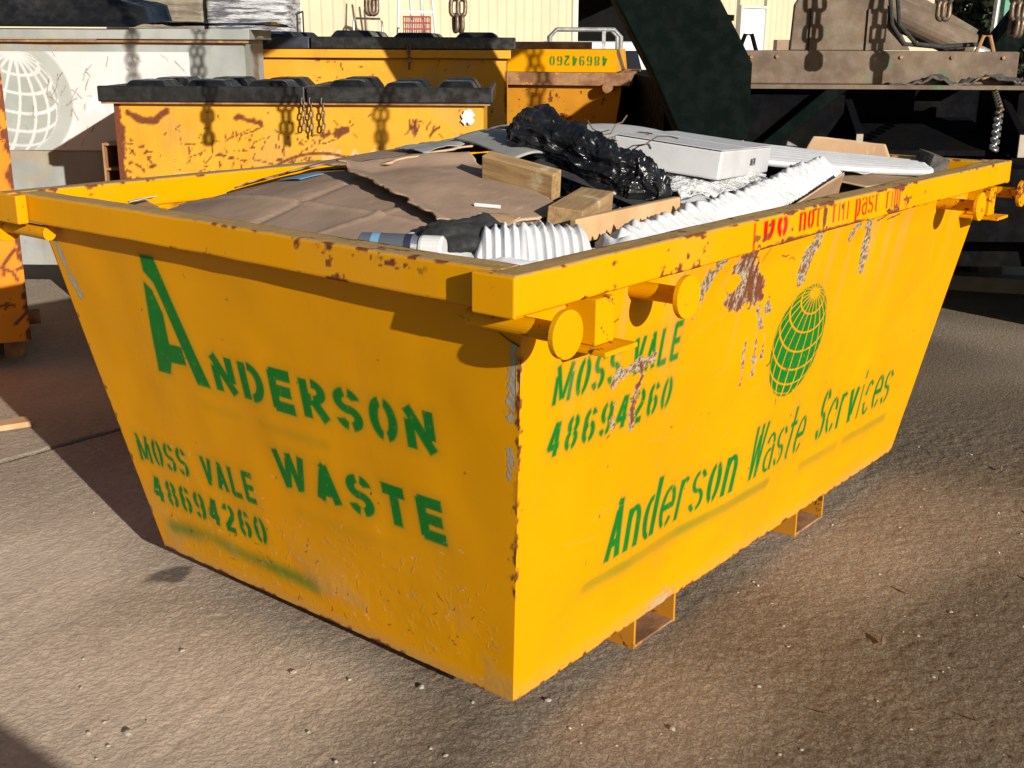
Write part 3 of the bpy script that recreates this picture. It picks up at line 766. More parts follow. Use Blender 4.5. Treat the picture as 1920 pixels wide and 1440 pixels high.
# --- rim rails: rounded box section swept along, wear follows the arrises
def rail(name, p0, p1, inward, text=False, seed=0):
    p0, p1, inw = np.array(p0, float), np.array(p1, float), np.array(inward, float)
    ln_ = np.linalg.norm(p1 - p0); dirv = (p1 - p0) / ln_
    n = int(ln_ / (.004 if text else .006))
    w, hh, r = RW, RH, .0035
    sec, cdist, top, outer = [], [], [], []
    corners = [(r, 0), (w - r, 0), (w, -r), (w, -hh + r), (w - r, -hh), (r, -hh), (0, -hh + r), (0, -r)]
    cnt = [10, 2, 10, 2, 8, 2, 26, 2] if text else [10, 2, 12, 2, 10, 2, 14, 2]
    for k in range(8):
        a, b = np.array(corners[k]), np.array(corners[(k + 1) % 8])
        for j in range(cnt[k]):
            p = a + (b - a) * j / cnt[k]
            sec.append(p)
            cdist.append(min(math.hypot(p[0] - cx, p[1] - cz) for cx in (0, w) for cz in (0, -hh)))
            top.append(1.0 if p[1] > -.002 else 0.0)
            outer.append(1.0 if p[0] < .002 else 0.0)
    sec = np.array(sec); m = len(sec)
    tt = np.linspace(0, ln_, n)
    TT, KK = np.meshgrid(tt, np.arange(m), indexing='ij')
    sx, sz = sec[KK, 0], sec[KK, 1]
    bow = .006 * np.sin(TT / ln_ * math.pi) + (fbm(TT * 2, TT * 0 + seed, o=2, seed=seed) - .5) * .006
    P = p0 + TT[..., None] * dirv + (sx + bow)[..., None] * inw
    P[..., 2] += sz + (fbm(TT * 6, sx * 30, o=2, seed=seed + 3) - .5) * .003
    cd_ = np.array(cdist)[KK]; tp = np.array(top)[KK]; ou = np.array(outer)[KK]
    n1 = fbm(TT * 28, sx * 60 + sz * 45, o=4, seed=seed + 5); n2 = fbm(TT * 5, sx * 0, o=3, seed=seed + 7)
    rust = sstep(.64, .70, n1 * .75 + n2 * .3 + .06 * (cd_ < .004) - cd_ * 5 + (.012 if text else -.012))
    rust = np.maximum(rust, sstep(.70, .74, n1) * sstep(.5, .6, n2) * .9)
    dirt = tp * sstep(.2, .5, n1 * .6 + .25) * .95 + (1 - tp) * sstep(.62, .8, n2) * .08
    red = np.zeros(TT.shape)
    if text:
        rp = []
        for wd, x0, x1 in (('Do', .965, 1.095), ('not', 1.16, 1.29), ('fill', 1.36, 1.475), ('past', 1.515, 1.675), ('rim', 1.735, 1.84)):
            rp += text_polys(wd, x0, x1, -.060, .020, .27, .22)
        q = np.zeros(TT.shape)
        spray(q, p0[0] + TT, sz, rp, .0022, .03, .003)
        # the upper strokes were painted over when the rail's edge was redone
        red = q * ou * sstep(-.006, -.012, sz)
        red = np.maximum(red, ou * .8 * sstep(.008, .003, np.abs(p0[0] + TT - .917)) * sstep(-.005, -.01, sz) * (fbm(TT * 30, sz * 30, seed=4) > .4))
        big_ = sstep(.012, .004, np.abs(p0[0] + TT - 1.315 + .02 * (n1 - .5)) + (n1 - .5) * .03) * ou
        rust = np.maximum(rust, big_)
        low = ou * sstep(-.066, -.074, sz + (n1 - .5) * .02) * sstep(1.0, 1.08, p0[0] + TT) * sstep(1.62, 1.55, p0[0] + TT)
        rust = np.maximum(rust, low)
    F = []
    i, j = np.meshgrid(np.arange(n - 1), np.arange(m), indexing='ij')
    a = (i * m + j).ravel(); b = (i * m + (j + 1) % m).ravel()
    Fq = np.stack([a, b, b + m, a + m], 1)
    # end caps as quads fan
    Vv_ = P.reshape(-1, 3)
    c0, c1 = Vv_[:m].mean(0), Vv_[-m:].mean(0)
    Vv_ = np.vstack([Vv_, c0, c1]); ic = n * m
    caps = []
    for j in range(0, m, 2):
        caps.append((ic, (j + 2) % m, j + 1, j))
        o_ = (n - 1) * m
        caps.append((ic + 1, o_ + j, o_ + j + 1, o_ + (j + 2) % m))
    Fq = np.vstack([Fq, np.array(caps)])
    att = {'rust': np.r_[rust.ravel(), 0, 0], 'dirt': np.r_[dirt.ravel(), 0, 0], 'red': np.r_[red.ravel(), 0, 0]}
    o = mesh_obj(name, Vv_, Fq, YEL, skip, False, att, off=OFF)
    return o
rail('rim_rail', (0, 0, ZR), (L, 0, ZR), (0, 1, 0), True, 11)
rail('rim_rail', (L, W, ZR), (0, W, ZR), (0, -1, 0), False, 23)
rail('rim_rail', (ER, W - RW - .001, ZR - .001), (ER, RW + .001, ZR - .001), (1, 0, 0), False, 37)
rail('rim_rail', (L - ER, RW + .001, ZR - .001), (L - ER, W - RW - .001, ZR - .001), (-1, 0, 0), False, 41)
# corner plates closing the side rails, 3 mm proud
for cx, cy, sx, sy in ((0, 0, 1, 1), (0, W, 1, -1), (L, 0, -1, 1), (L, W, -1, -1)):
    xs = sorted((cx - sx * .004, cx + sx * (ER - .002))); ys = sorted((cy + sy * .0025, cy + sy * .108))
    MB().box(xs[0], xs[1] if sx > 0 else xs[1], ys[0], ys[1], ZR - RH - .003, ZR - .003).build('corner_plate', LUGP, skip, bevel=.004, off=OFF)
# lifting pins: pipe with an end disc, four on each long side
for k, x in enumerate((.055, .482, 2.345, 2.80)):
    for side in (0, 1):
        yo = -.066 if side == 0 else W + .066
        yi = (.16 if k in (0, 3) else .10) if side == 0 else W - (.16 if k in (0, 3) else .10)
        z = 1.086
        pin = MB().tube([(x, yi, z), (x, (yi + yo) / 2, z), (x, yo, z)], .0195, 20).build('lifting_pin', LUGP, skip, smooth=False, off=OFF)
        sgn = -1 if side == 0 else 1
        MB().tube([(x, yo - sgn * .002, z), (x, yo + sgn * .012, z)], .047, 28).build('end_disc', LUGP, pin, bevel=.002, off=OFF)
        if k in (0, 2):
            gx = x + .185 if k == 0 else x + .30
            ys = sorted((.085, -.012)) if side == 0 else sorted((W - .085, W + .012))
            g = MB().box(gx - .005, gx + .06, ys[0], ys[1], 1.018, ZR - RH - .002)
            g.build('gusset_plate', LUGP, skip, bevel=.0015, off=OFF)
            ys2 = sorted((.085, -.055)) if side == 0 else sorted((W - .085, W + .055))
            MB().box(gx - .03, gx + .085, ys2[0], ys2[1], 1.006, 1.0165).build('foot_plate', LUGP, skip, bevel=.002, off=OFF)
for (a, b) in (((.10, .061, ZR - RH - .001), (L - .10, .061, ZR - RH - .001)), ((.088, .07, ZR - RH - .002), (.088, W - .07, ZR - RH - .002))):
    a, b = Vector(a), Vector(b)
    n = 160
    MB().tube([a.lerp(b, k / n) for k in range(n + 1)], [.0035 + .0016 * rng.uniform(-1, 1) for k in range(n + 1)], 6).build('weld_bead', YEL, skip, off=OFF)
# fork pockets under the floor
for x0, x1 in ((.815, 1.03), (1.80, 2.015)):
    g = MB()
    g.box(x0, x0 + .009, B_ + .004, W - B_ - .004, .0, ZB - .001)
    g.box(x1 - .009, x1, B_ + .004, W - B_ - .004, .0, ZB - .001)
    fp = g.build('fork_pocket', YEL_DULL, skip, off=OFF)
    MB().box(x0 + .010, x1 - .010, B_ + .005, W - B_ - .005, .001, .009).build('pocket_floor', RUSTY, fp, off=OFF)

# ------------------------------------------------------------------ RUBBISH IN THE SKIP
CP = np.array([(.1, .3, 1.09), (.1, 1., 1.12), (.1, 1.6, 1.10), (.31, 1.3, 1.165), (.5, 1.3, 1.2), (.78, 1.3, 1.235), (1.03, 1.3, 1.25), (1.5, 1.3, 1.255), (2., 1.2, 1.24), (2.6, 1., 1.17), (2.7, .3, 1.12), (2.7, 1.6, 1.1),
 (.6, 1.75, 1.10), (1.1, 1.75, 1.16), (1.5, 1.75, 1.17), (2.2, 1.75, 1.15), (.4, .12, 1.08), (1., .12, 1.10), (1.6, .12, 1.10), (2.4, .12, 1.11), (.5, .7, 1.19), (1., .7, 1.23), (1.5, .7, 1.22), (2.1, .7, 1.18)])
def _phi(r):
    return np.where(r > 1e-9, r * r * np.log(r + 1e-12), 0)
_n = len(CP)
_K = _phi(np.hypot(CP[:, None, 0] - CP[None, :, 0], CP[:, None, 1] - CP[None, :, 1])) + np.eye(_n) * 2e-3
_Pm = np.c_[np.ones(_n), CP[:, :2]]
_sol = np.linalg.solve(np.block([[_K, _Pm], [_Pm.T, np.zeros((3, 3))]]), np.r_[CP[:, 2], 0, 0, 0])
def heap(x, y):
    x = np.asarray(x, float); y = np.asarray(y, float)
    r = np.hypot(x[..., None] - CP[:, 0], y[..., None] - CP[:, 1])
    return _phi(r) @ _sol[:_n] + _sol[_n] + _sol[_n + 1] * x + _sol[_n + 2] * y
gx, gy = np.meshgrid(np.linspace(.1, L - .1, 130), np.linspace(.075, W - .075, 90), indexing='ij')
gz = heap(gx, gy) - .022 + (fbm(gx * 7, gy * 7, o=4, seed=201) - .5) * .06
gz = np.minimum(gz, 1.2 + .06 * sstep(0, .3, np.minimum(np.minimum(gx - .1, L - .1 - gx), np.minimum(gy - .07, W - .07 - gy))))
o = mesh_obj('mixed_rubbish', np.stack([gx, gy, gz], -1).reshape(-1, 3), gridF(130, 90), HEAPM, None, True)
tag(o, 'brown and grey mixed rubbish filling the yellow skip under the cardboard', 'rubbish', kind='stuff')

def sheet(name, q, off, mat, label, cat, n=(50, 40), curl=None, wav=.012, ws=4.0, torn=.012, thick=.005, group=None, seed=0, ribs=None, zabs=False):
    """a bent sheet lying on the heap; q = four xy (or xyz) corners"""
    q = np.array(q, float)
    Uu, Vv = np.meshgrid(np.linspace(0, 1, n[0]), np.linspace(0, 1, n[1]), indexing='ij')
    P = (q[0] * ((1 - Uu) * (1 - Vv))[..., None] + q[1] * (Uu * (1 - Vv))[..., None] + q[2] * (Uu * Vv)[..., None] + q[3] * ((1 - Uu) * Vv)[..., None])
    X, Y = P[..., 0], P[..., 1]
    ed = np.minimum(np.minimum(Uu, 1 - Uu), np.minimum(Vv, 1 - Vv))
    if torn:
        c = q.mean(0)
        k = sstep(.04, 0, ed)
        jx = (fbm(X * 22, Y * 22, o=4, seed=seed + 1) - .5) * 2 * torn * k
        jy = (fbm(X * 22 + 9, Y * 22, o=4, seed=seed + 2) - .5) * 2 * torn * k
        X = X + jx; Y = Y + jy
    if zabs:
        Z = P[..., 2] + (fbm(X * ws, Y * ws, o=3, seed=seed) - .5) * 2 * wav
    else:
        Z = heap(X, Y) + off + (fbm(X * ws, Y * ws, o=3, seed=seed) - .5) * 2 * wav
    if curl is not None:
        Z = Z + curl(Uu, Vv)
    if ribs is not None:
        Z = Z + ribs(Uu, Vv)
    ctr = np.array((X.mean(), Y.mean(), Z.min()))
    Pf = np.stack([X, Y, Z], -1).reshape(-1, 3)
    o = mesh_obj(name, Pf, gridF(*n), mat, None, True, {'torn': sstep(.02, .0, ed) * .8}, solid=thick, off=ctr, loc=ctr)
    return tag(o, label, cat, group)
sheet('cardboard_sheet', [(.17, 1.58), (.74, 1.42), (.66, .37), (.20, .60)], .006, CARD, 'biggest brown cardboard sheet bulging over the skip below the green lettering', 'cardboard', (120, 100), lambda u, v: .008 * np.exp(-np.abs((u - .35 - .12 * v) / .014)) - .007 * np.exp(-np.abs((v - .55 + .2 * u) / .012)) + .006 * np.exp(-np.abs((v - .78 + .1 * u) / .008)), .006, 3.2, .016, seed=301)
sheet('cardboard_sheet', [(.60, 1.12), (.92, .93), (.74, .42), (.40, .55)], .022, CARD, 'brown cardboard sheet with dark torn edge overlapping the biggest sheet', 'cardboard', (60, 60), lambda u, v: .018 * sstep(.18, 0, u) + .02 * sstep(.15, 0, v), .008, 5, .016, seed=311)
sheet('cardboard_sheet', [(.70, 1.72), (1.42, 1.70), (1.33, .98), (.67, 1.0)], .026, CARD, 'brown cardboard sheet against the far rim with a strip of plastic on it', 'cardboard', (60, 60), lambda u, v: .016 * sstep(.9, 1, v), .010, 4, .016, seed=321)
sheet('plastic_strip', [(.86, 1.16), (1.22, 1.2), (1.16, 1.04), (.84, 1.02)], .042, GREYB, 'pale grey plastic strip lying on brown cardboard by the far rim', 'plastic', (40, 24), None, .006, 14, .012, .002, seed=331)
sheet('cardboard_sheet', [(1.3, 1.74), (2.5, 1.70), (2.4, 1.15), (1.36, 1.1)], .015, CARD2, 'flattened cardboard lying beyond the black plastic bag', 'cardboard', (50, 40), None, .012, 4, .014, seed=341)
sheet('cardboard_sheet', [(.10, .62), (.42, .56), (.40, .30), (.13, .24)], .0, CARD2, 'small pale cardboard piece under the black cloth and bottle', 'cardboard', (30, 30), None, .006, 8, .016, seed=351)
sheet('cardboard_flap', [(.11, 1.74), (.36, 1.70), (.30, 1.50), (.14, 1.52)], .0, CARD2, 'loose cardboard flap sticking up in the far left corner of the skip', 'cardboard', (24, 20), lambda u, v: .05 * u * (1 - v), .006, 8, .012, seed=355)
sheet('blue_label', [(.55, 1.32), (.63, 1.30), (.62, 1.20), (.545, 1.215)], .016, BLUEP, 'pale blue label stuck on the biggest cardboard sheet', 'label', (12, 10), None, .010, 3.2, .002, .001, seed=301)
sheet('grey_board', [(1.06, 1.10), (1.36, 1.10), (1.06, .70), (.92, .76)], .05, GREYB, 'curved grey board between the timber offcut and the black bag', 'board', (30, 30), lambda u, v: .02 * np.sin(u * 3.1), .004, 5, .003, seed=361)
sheet('dark_board', [(.92, .70), (1.02, .74), (1.12, .42), (.98, .36)], .02, CLOTH, 'dark board poking out under the black plastic bag', 'board', (20, 24), lambda u, v: .03 * (1 - v), .003, 5, .002, seed=365)
sheet('white_sheet', [(1.52, 1.40), (2.2, 1.34), (2.02, .84), (1.42, .80)], .055, PAPER, 'white board sheet lying behind the white carton', 'board', (40, 40), lambda u, v: .012 * np.sin(v * 3.1), .008, 4, .004, seed=371)
sheet('bubble_wrap', [(1.36, .60), (1.98, .56), (1.66, .34), (1.18, .36)], .03, BUBBLE, 'crumpled clear bubble wrap beside the black plastic bag', 'bubble wrap', (90, 50), None, .022, 14, .02, .003, seed=381)
sheet('white_foam_panel', [(2.36, .86), (2.78, .30), (2.50, .15), (1.98, .58)], .05, FOAM, 'flat ribbed white foam panel near the far end of the skip', 'foam', (60, 80), None, .004, 4, .003, .02, seed=391, ribs=lambda u, v: .007 * np.sin(v * 22) ** 2)
sheet('foam_sheet', [(.30, .60), (.45, .50), (.52, .26), (.27, .22)], .016, FOAM, 'thin crumpled white foam sheet beside the bottle at the near corner', 'foam', (50, 50), None, .018, 10, .012, .004, seed=401)
sheet('cardboard_flap', [(2.50, .66, 1.16), (2.78, .40, 1.15), (2.78, .44, 1.232), (2.56, .63, 1.265)], 0, CARD2, 'brown cardboard flap standing behind the flat foam panel', 'cardboard', (24, 14), None, .004, 6, .006, seed=411, zabs=True)
sheet('cardboard_flap', [(1.38, .20, 1.12), (2.08, .31, 1.12), (2.03, .27, 1.20), (1.40, .17, 1.145)], 0, CARD2, 'long tan cardboard flap leaning on the near rim beside the foam strip', 'cardboard', (40, 14), None, .003, 6, .004, seed=421, zabs=True)
sheet('cardboard_flap', [(2.06, .36), (2.62, .27), (2.60, .12), (2.06, .20)], .035, CARD2, 'narrow tan cardboard flap lying flat by the near rim', 'cardboard', (30, 12), None, .003, 6, .004, seed=431)
for k, (x, y, s, m, lb) in enumerate(((1.95, .62, .09, CARD2, 'small tan cardboard scrap next to the bubble wrap'), (2.08, .60, .05, REDM, 'tiny red paper scrap near the bubble wrap'), (1.15, .30, .07, PAPER, 'white paper scrap between the bag and the foam strip'),
                                      (2.30, .34, .10, PAPER, 'white printed label sheet in front of the flat foam panel'), (.30, 1.62, .06, PAPER, 'white scrap by the cardboard flap in the far left corner'))):
    a = rng.uniform(0, 6)
    q = [(x + s * math.cos(a + b), y + s * .7 * math.sin(a + b)) for b in (0, 1.4, 3.1, 4.7)]
    sheet('paper_scrap', q, .045, m, lb, 'scrap', (12, 12), None, .012, 10, .006, .002, seed=440 + k)
mb = MB().tube([(.575, .60, float(heap(.575, .60)) + .026), (.61, .545, float(heap(.61, .545)) + .028)], .005, 8)
tag(mb.build('white_stick', WHITEM), 'small white stick lying on the brown cardboard', 'stick')

def beam(name, p0, p1, w, hgt, mat, label, roll=0.0):
    """rectangular timber with its own long axis on local x"""
    p0, p1 = Vector(p0), Vector(p1)
    ln_ = (p1 - p0).length
    o = MB().box(0, ln_, -w / 2, w / 2, -hgt / 2, hgt / 2).build(name, mat, None, bevel=.003)
    o.location = p0
    o.rotation_euler = ((p1 - p0).to_track_quat('X', 'Z') @ Matrix.Rotation(roll, 3, 'X').to_quaternion()).to_euler()
    return tag(o, label, 'timber')
small = [(.52, .46, .07, CARD2, 'tan'), (.84, .62, .06, GREYB, 'grey'), (1.45, .92, .08, CARD, 'brown'), (1.24, 1.0, .06, CARD2, 'tan'), (2.2, .80, .10, CARD, 'brown'), (2.45, .95, .12, CARD2, 'tan'), (1.0, .32, .06, GREYB, 'grey'), (2.6, .72, .08, GREYB, 'grey')]
where = ['beside the black cloth', 'by the square pine offcut', 'behind the black bag', 'next to the curved grey board', 'by the white board sheet', 'near the far end of the skip', 'between batten and foam strip', 'beside the standing cardboard flap']
for k, (x, y, sz, m, cn) in enumerate(small):
    a = rng.uniform(0, 6)
    q = [(x + sz * rng.uniform(.7, 1.2) * math.cos(a + b), y + sz * .7 * rng.uniform(.7, 1.2) * math.sin(a + b)) for b in (0, 1.4, 3.1, 4.7)]
    sheet('scrap_piece', q, .040, m, 'small torn %s scrap lying %s' % (cn, where[k]), 'scrap', (16, 16), lambda u, v: .03 * u * v, .014, 10, .012, .003, seed=470 + k)
beam('timber_offcut', (.79, .745, 1.278), (.82, .53, 1.240), .045, .078, TIMBER, 'square pine offcut lying across the cardboard beside the black bag', .25)
beam('timber_offcut', (.66, .385, 1.185), (.93, .48, 1.20), .09, .055, TIMBER, 'short pine block with its end grain showing below the black bag', .1)
beam('timber_offcut', (.60, .315, 1.17), (1.02, .285, 1.185), .02, .06, TIMBERY, 'thin pine batten between the pine block and the foam strip')
beam('charred_block', (2.70, .20, 1.172), (2.79, .29, 1.185), .07, .065, CHAR, 'charred dark timber block at the far near-side corner of the skip', .3)
# white carton
cart = empty('white_carton', (1.66, .62, float(heap(1.66, .62)) + .02), math.radians(14), 'white flat carton lying between bubble wrap and white board', 'carton')
cart.rotation_euler = (math.radians(6), math.radians(3), math.radians(13))
MB().box(-.29, .29, -.17, .17, 0, .085).build('carton_body', PAPER, cart, bevel=.006)
MB().box(-.295, .0, -.172, .168, .0865, .0885).build('carton_flap', PAPER, cart)
MB().box(.002, .292, -.172, .168, .0865, .0895).build('carton_flap', PAPER, cart)
g = MB()
for p in text_polys('8070', .04, .10, .030, .055, .2, .3):
    nn = len(p)
    g.add([(q[0], -.1715, q[1]) for q in p], [tuple(range(nn))] if nn == 4 else [(i, i + 1, nn - 2 - i, nn - 1 - i) for i in range(nn // 2 - 1)])
g.build('printed_number', CLOTH, cart)

# corrugated foam: tent-shaped strip with many soft chevron ribs
def foam_strip(name, path, width, hgt, nr, label, chev=.5, nl=420, nw=26, amp=.017, box=2.2):
    path = np.array(path, float)
    seg = np.r_[0, np.cumsum(np.linalg.norm(np.diff(path, axis=0), axis=1))]
    tt = np.linspace(0, seg[-1], nl)
    Pc = np.stack([np.interp(tt, seg, path[:, k]) for k in range(3)], 1)
    d = np.gradient(Pc, axis=0); d /= np.linalg.norm(d, axis=1)[:, None]
    side = np.stack([d[:, 1], -d[:, 0], 0 * d[:, 0]], 1)
    v = np.linspace(-1, 1, nw)
    TT, VV = np.meshgrid(tt, v, indexing='ij')
    ph = TT / seg[-1] * nr - chev * np.abs(VV) + .55 * fbm(TT * 9, VV * .7, seed=6)
    rib = (np.abs((ph % 1.0) - .5) * 2)
    rib = (1 - rib) ** 1.35 * (.65 + .6 * _h(np.floor(ph).astype(np.int64), np.zeros_like(ph).astype(np.int64), np.zeros_like(ph).astype(np.int64), 77))
    zz = hgt * (1 - np.abs(VV) ** box) + amp * (rib - .4) * (1 - .3 * VV ** 2) * (.7 + .6 * fbm(TT * 12, VV * 2, seed=16))
    wv = width * (1 + .12 * (rib - .5))
    P = Pc[:, None, :] + side[:, None, :] * (VV * wv / 2)[..., None]
    endc = sstep(0, .03, TT) * sstep(seg[-1], seg[-1] - .03, TT)
    P[..., 2] += zz * (.12 + .88 * endc) + (fbm(TT * 16, VV * 3, o=3, seed=9) - .5) * .010
    c = P.reshape(-1, 3).mean(0); c[2] = P[..., 2].min()
    o = mesh_obj(name, P.reshape(-1, 3), gridF(nl, nw, flip=True), FOAM, None, True, solid=.004, off=c, loc=c)
    return tag(o, label, 'foam')
foam_strip('foam_strip', [(.62, .215, 1.120), (1.0, .225, 1.135), (1.45, .27, 1.15), (1.85, .34, 1.165), (2.16, .40, 1.165)], .14, .052, 54, 'long white corrugated foam strip running along the near rim of the skip', 1.1, 700, 34, .030, 1.25)
foam_strip('foam_block', [(.36, .42, 1.115), (.43, .33, 1.125), (.55, .22, 1.115)], .13, .080, 13, 'thick white corrugated foam piece at the near corner of the skip', .35, 280, 36, .012, 3.0)
foam_strip('foam_block', [(2.1, .13, 1.12), (2.28, .135, 1.125)], .07, .045, 8, 'small white corrugated foam end behind the tan flap', .4, 80, 20, .008)

# crumpled plastic bag and cloth: swept lobes with sharp folds
def crumple(name, spine, radii, mat, label, cat, amp, fs, seed, flat=.75, nl=280, na=220):
    sp = np.array(spine, float); rr = np.array(radii, float)
    k = np.linspace(0, len(sp) - 1, nl)
    Pc = np.stack([np.interp(k, np.arange(len(sp)), sp[:, i]) for i in range(3)], 1)
    for _ in range(12):
        Pc[1:-1] = (Pc[:-2] + Pc[1:-1] * 2 + Pc[2:]) / 4
    R = np.interp(k, np.arange(len(sp)), rr)
    e = np.linspace(0, 1, nl)
    R = R * np.sqrt(np.clip(1 - (2 * e - 1) ** 8, 0.0005, 1))
    d = np.gradient(Pc, axis=0); d /= np.linalg.norm(d, axis=1)[:, None]
    a = np.cross(d, [0, 0, 1.0]); a /= np.linalg.norm(a, axis=1)[:, None]
    b = np.cross(a, d)
    th = np.linspace(0, 2 * math.pi, na, endpoint=False)
    c, s = np.cos(th), np.sin(th)
    base = Pc[:, None, :] + R[:, None, None] * (a[:, None, :] * c[None, :, None] + b[:, None, :] * s[None, :, None] * flat)
    nr_ = base - Pc[:, None, :]
    nr_ /= (np.linalg.norm(nr_, axis=2)[..., None] + 1e-9)
    x, y, z = base[..., 0], base[..., 1], base[..., 2]
    wx, wy, wz = [(fbm(x * 6 + q, y * 6, z * 6, o=3, seed=seed + q) - .5) * .10 for q in (1, 2, 3)]
    Ls = np.linalg.norm(np.diff(sp, axis=0), axis=1).sum()
    al = (e * Ls)[:, None] + 0 * c[None, :]
    ca = R[:, None] * c[None, :]; sa_ = R[:, None] * s[None, :]
    f1 = ridged(al * fs * .7 + wx * 8, (ca + wy * .8) * fs * 2.2, (sa_ + wz * .8) * fs * 2.2, o=4, seed=seed)
    f2 = ridged((x + wx) * fs * 2.2, (y + wy) * fs * 2.2, (z + wz) * fs * 2.2, o=3, seed=seed + 40)
    dsp = (f1 - .62) * amp + (f2 - .6) * amp * .22 + (fbm(x * 7, y * 7, z * 7, o=2, seed=seed + 9) - .5) * amp * 1.6
    P = base + nr_ * (dsp * sstep(0, .06, np.minimum(e, 1 - e))[:, None])[..., None]
    i, j = np.meshgrid(np.arange(nl - 1), np.arange(na), indexing='ij')
    q0 = (i * na + j).ravel(); q1 = (i * na + (j + 1) % na).ravel()
    ctr = P.reshape(-1, 3).mean(0)
    o = mesh_obj(name, P.reshape(-1, 3), np.stack([q0, q0 + na, q1 + na, q1], 1), mat, None, True, off=ctr, loc=ctr)
    return tag(o, label, cat)
crumple('plastic_bag', [(1.16, .88, 1.315), (1.11, .78, 1.315), (1.07, .67, 1.285), (1.08, .55, 1.25), (1.10, .44, 1.225), (1.09, .36, 1.20)], [.05, .085, .09, .105, .10, .06], BAGM, 'crumpled shiny black plastic bag in the middle of the skip load', 'bag', .085, 8, 501)
crumple('black_cloth', [(.27, .56, 1.15), (.35, .50, 1.165), (.42, .44, 1.165), (.48, .37, 1.145)], [.035, .07, .07, .04], CLOTH, 'bunched black cloth at the near end of the skip', 'cloth', .04, 8, 511, .6, 90, 70)
# bottle
bt = empty('plastic_bottle', (.185, .60, 1.158), 0, 'grey plastic bottle with blue label and white cap lying in the skip', 'bottle')
ax = Vector((.075, -.15, .0)).normalized()
def bp(t): return ax * t
MB().tube([bp(0), bp(.004), bp(.125), bp(.14)], [.026, .031, .031, .022], 24).build('bottle_body', BOTTLE, bt, smooth=False)
MB().tube([bp(.03), bp(.05)], .0318, 24, cap=False).build('bottle_label', BLUEP, bt)
MB().tube([bp(.108), bp(.124)], .0318, 24, cap=False).build('bottle_band', NAVYPL, bt)
MB().tube([bp(.141), bp(.147), bp(.19), bp(.195)], [.028, .030, .030, .024], 24).build('bottle_cap', WHITEM, bt)
# dry twigs
g = MB()
for k in range(26):
    p = Vector((1.33 + rng.normal(0, .06), .80 + rng.normal(0, .05), 1.30))
    a = rng.uniform(0, 6.28)
    pts = [p.copy()]
    for j in range(6):
        a += rng.normal(0, .6)
        p = p + Vector((math.cos(a) * .035, math.sin(a) * .035, rng.normal(.004, .012)))
        pts.append(p.copy())
    g.tube(pts, .0022, 5)
tag(g.build('dry_twigs', TWIG), 'tangle of thin dry twigs beside the black plastic bag', 'twigs')

# ------------------------------------------------------------------ BINS BEHIND
def wall_front(name, s0, s1, t, z0, z1, mat, parent, at_fn=None, d=.008):
    nu, nv = max(2, int((s1 - s0) / d)), max(2, int((z1 - z0) / d))
    Uu, Vv = np.meshgrid(np.linspace(s0, s1, nu), np.linspace(z0, z1, nv), indexing='ij')
    at = flat_attr(Uu.shape)
    if at_fn:
        at_fn(at, Uu, Vv)
    w = (fbm(Uu * 2.5, Vv * 2.5, o=3, seed=int(s0 * 100) & 255) - .5) * .016
    V = np.stack([Uu, t + w, Vv], -1).reshape(-1, 3)
    return mesh_obj(name, V, gridF(nu, nv), mat, parent, True, at, off=(parent['_s'], parent['_t'], 0))
def ribbed_lid(parent, s0, s1, t0, t1, z, mat, nr, lip=.07, hgt=.055, dark=None):
    g = MB()
    g.box(s0, s1, t0, t1, z, z + lip * .55)
    g.box(s0 - .01, s1 + .01, t0 - .025, t0 + .01, z - .008, z + lip)
    g.box(s0 - .012, s0 + .015, t0 + .011, t1, z - .006, z + lip * .95)
    g.box(s1 - .015, s1 + .012, t0 + .011, t1, z - .006, z + lip * .95)
    lid = g.build('lid', mat, parent, bevel=.006)
    w = (s1 - s0 - .08) / nr
    for k in range(nr):
        a = s0 + .04 + k * w + w * .10; b = a + w * .8
        zz = z + lip * .56
        hh = hgt * rng.uniform(.85, 1.1)
        for (ta_, tb_) in ((t0 + .05, t0 + (t1 - t0) * .46), (t0 + (t1 - t0) * .54, t1 - .05)):
            MB().hexa([(a, ta_, zz), (b, ta_, zz), (b, tb_, zz), (a, tb_, zz)], [(a + w * .14, ta_ + .06, zz + hh), (b - w * .14, ta_ + .06, zz + hh), (b - w * .14, tb_ - .05, zz + hh), (a + w * .14, tb_ - .05, zz + hh)]).build('lid_rib', mat, lid, bevel=.012, off=(parent['_s'], parent['_t'], 0))
    return lid
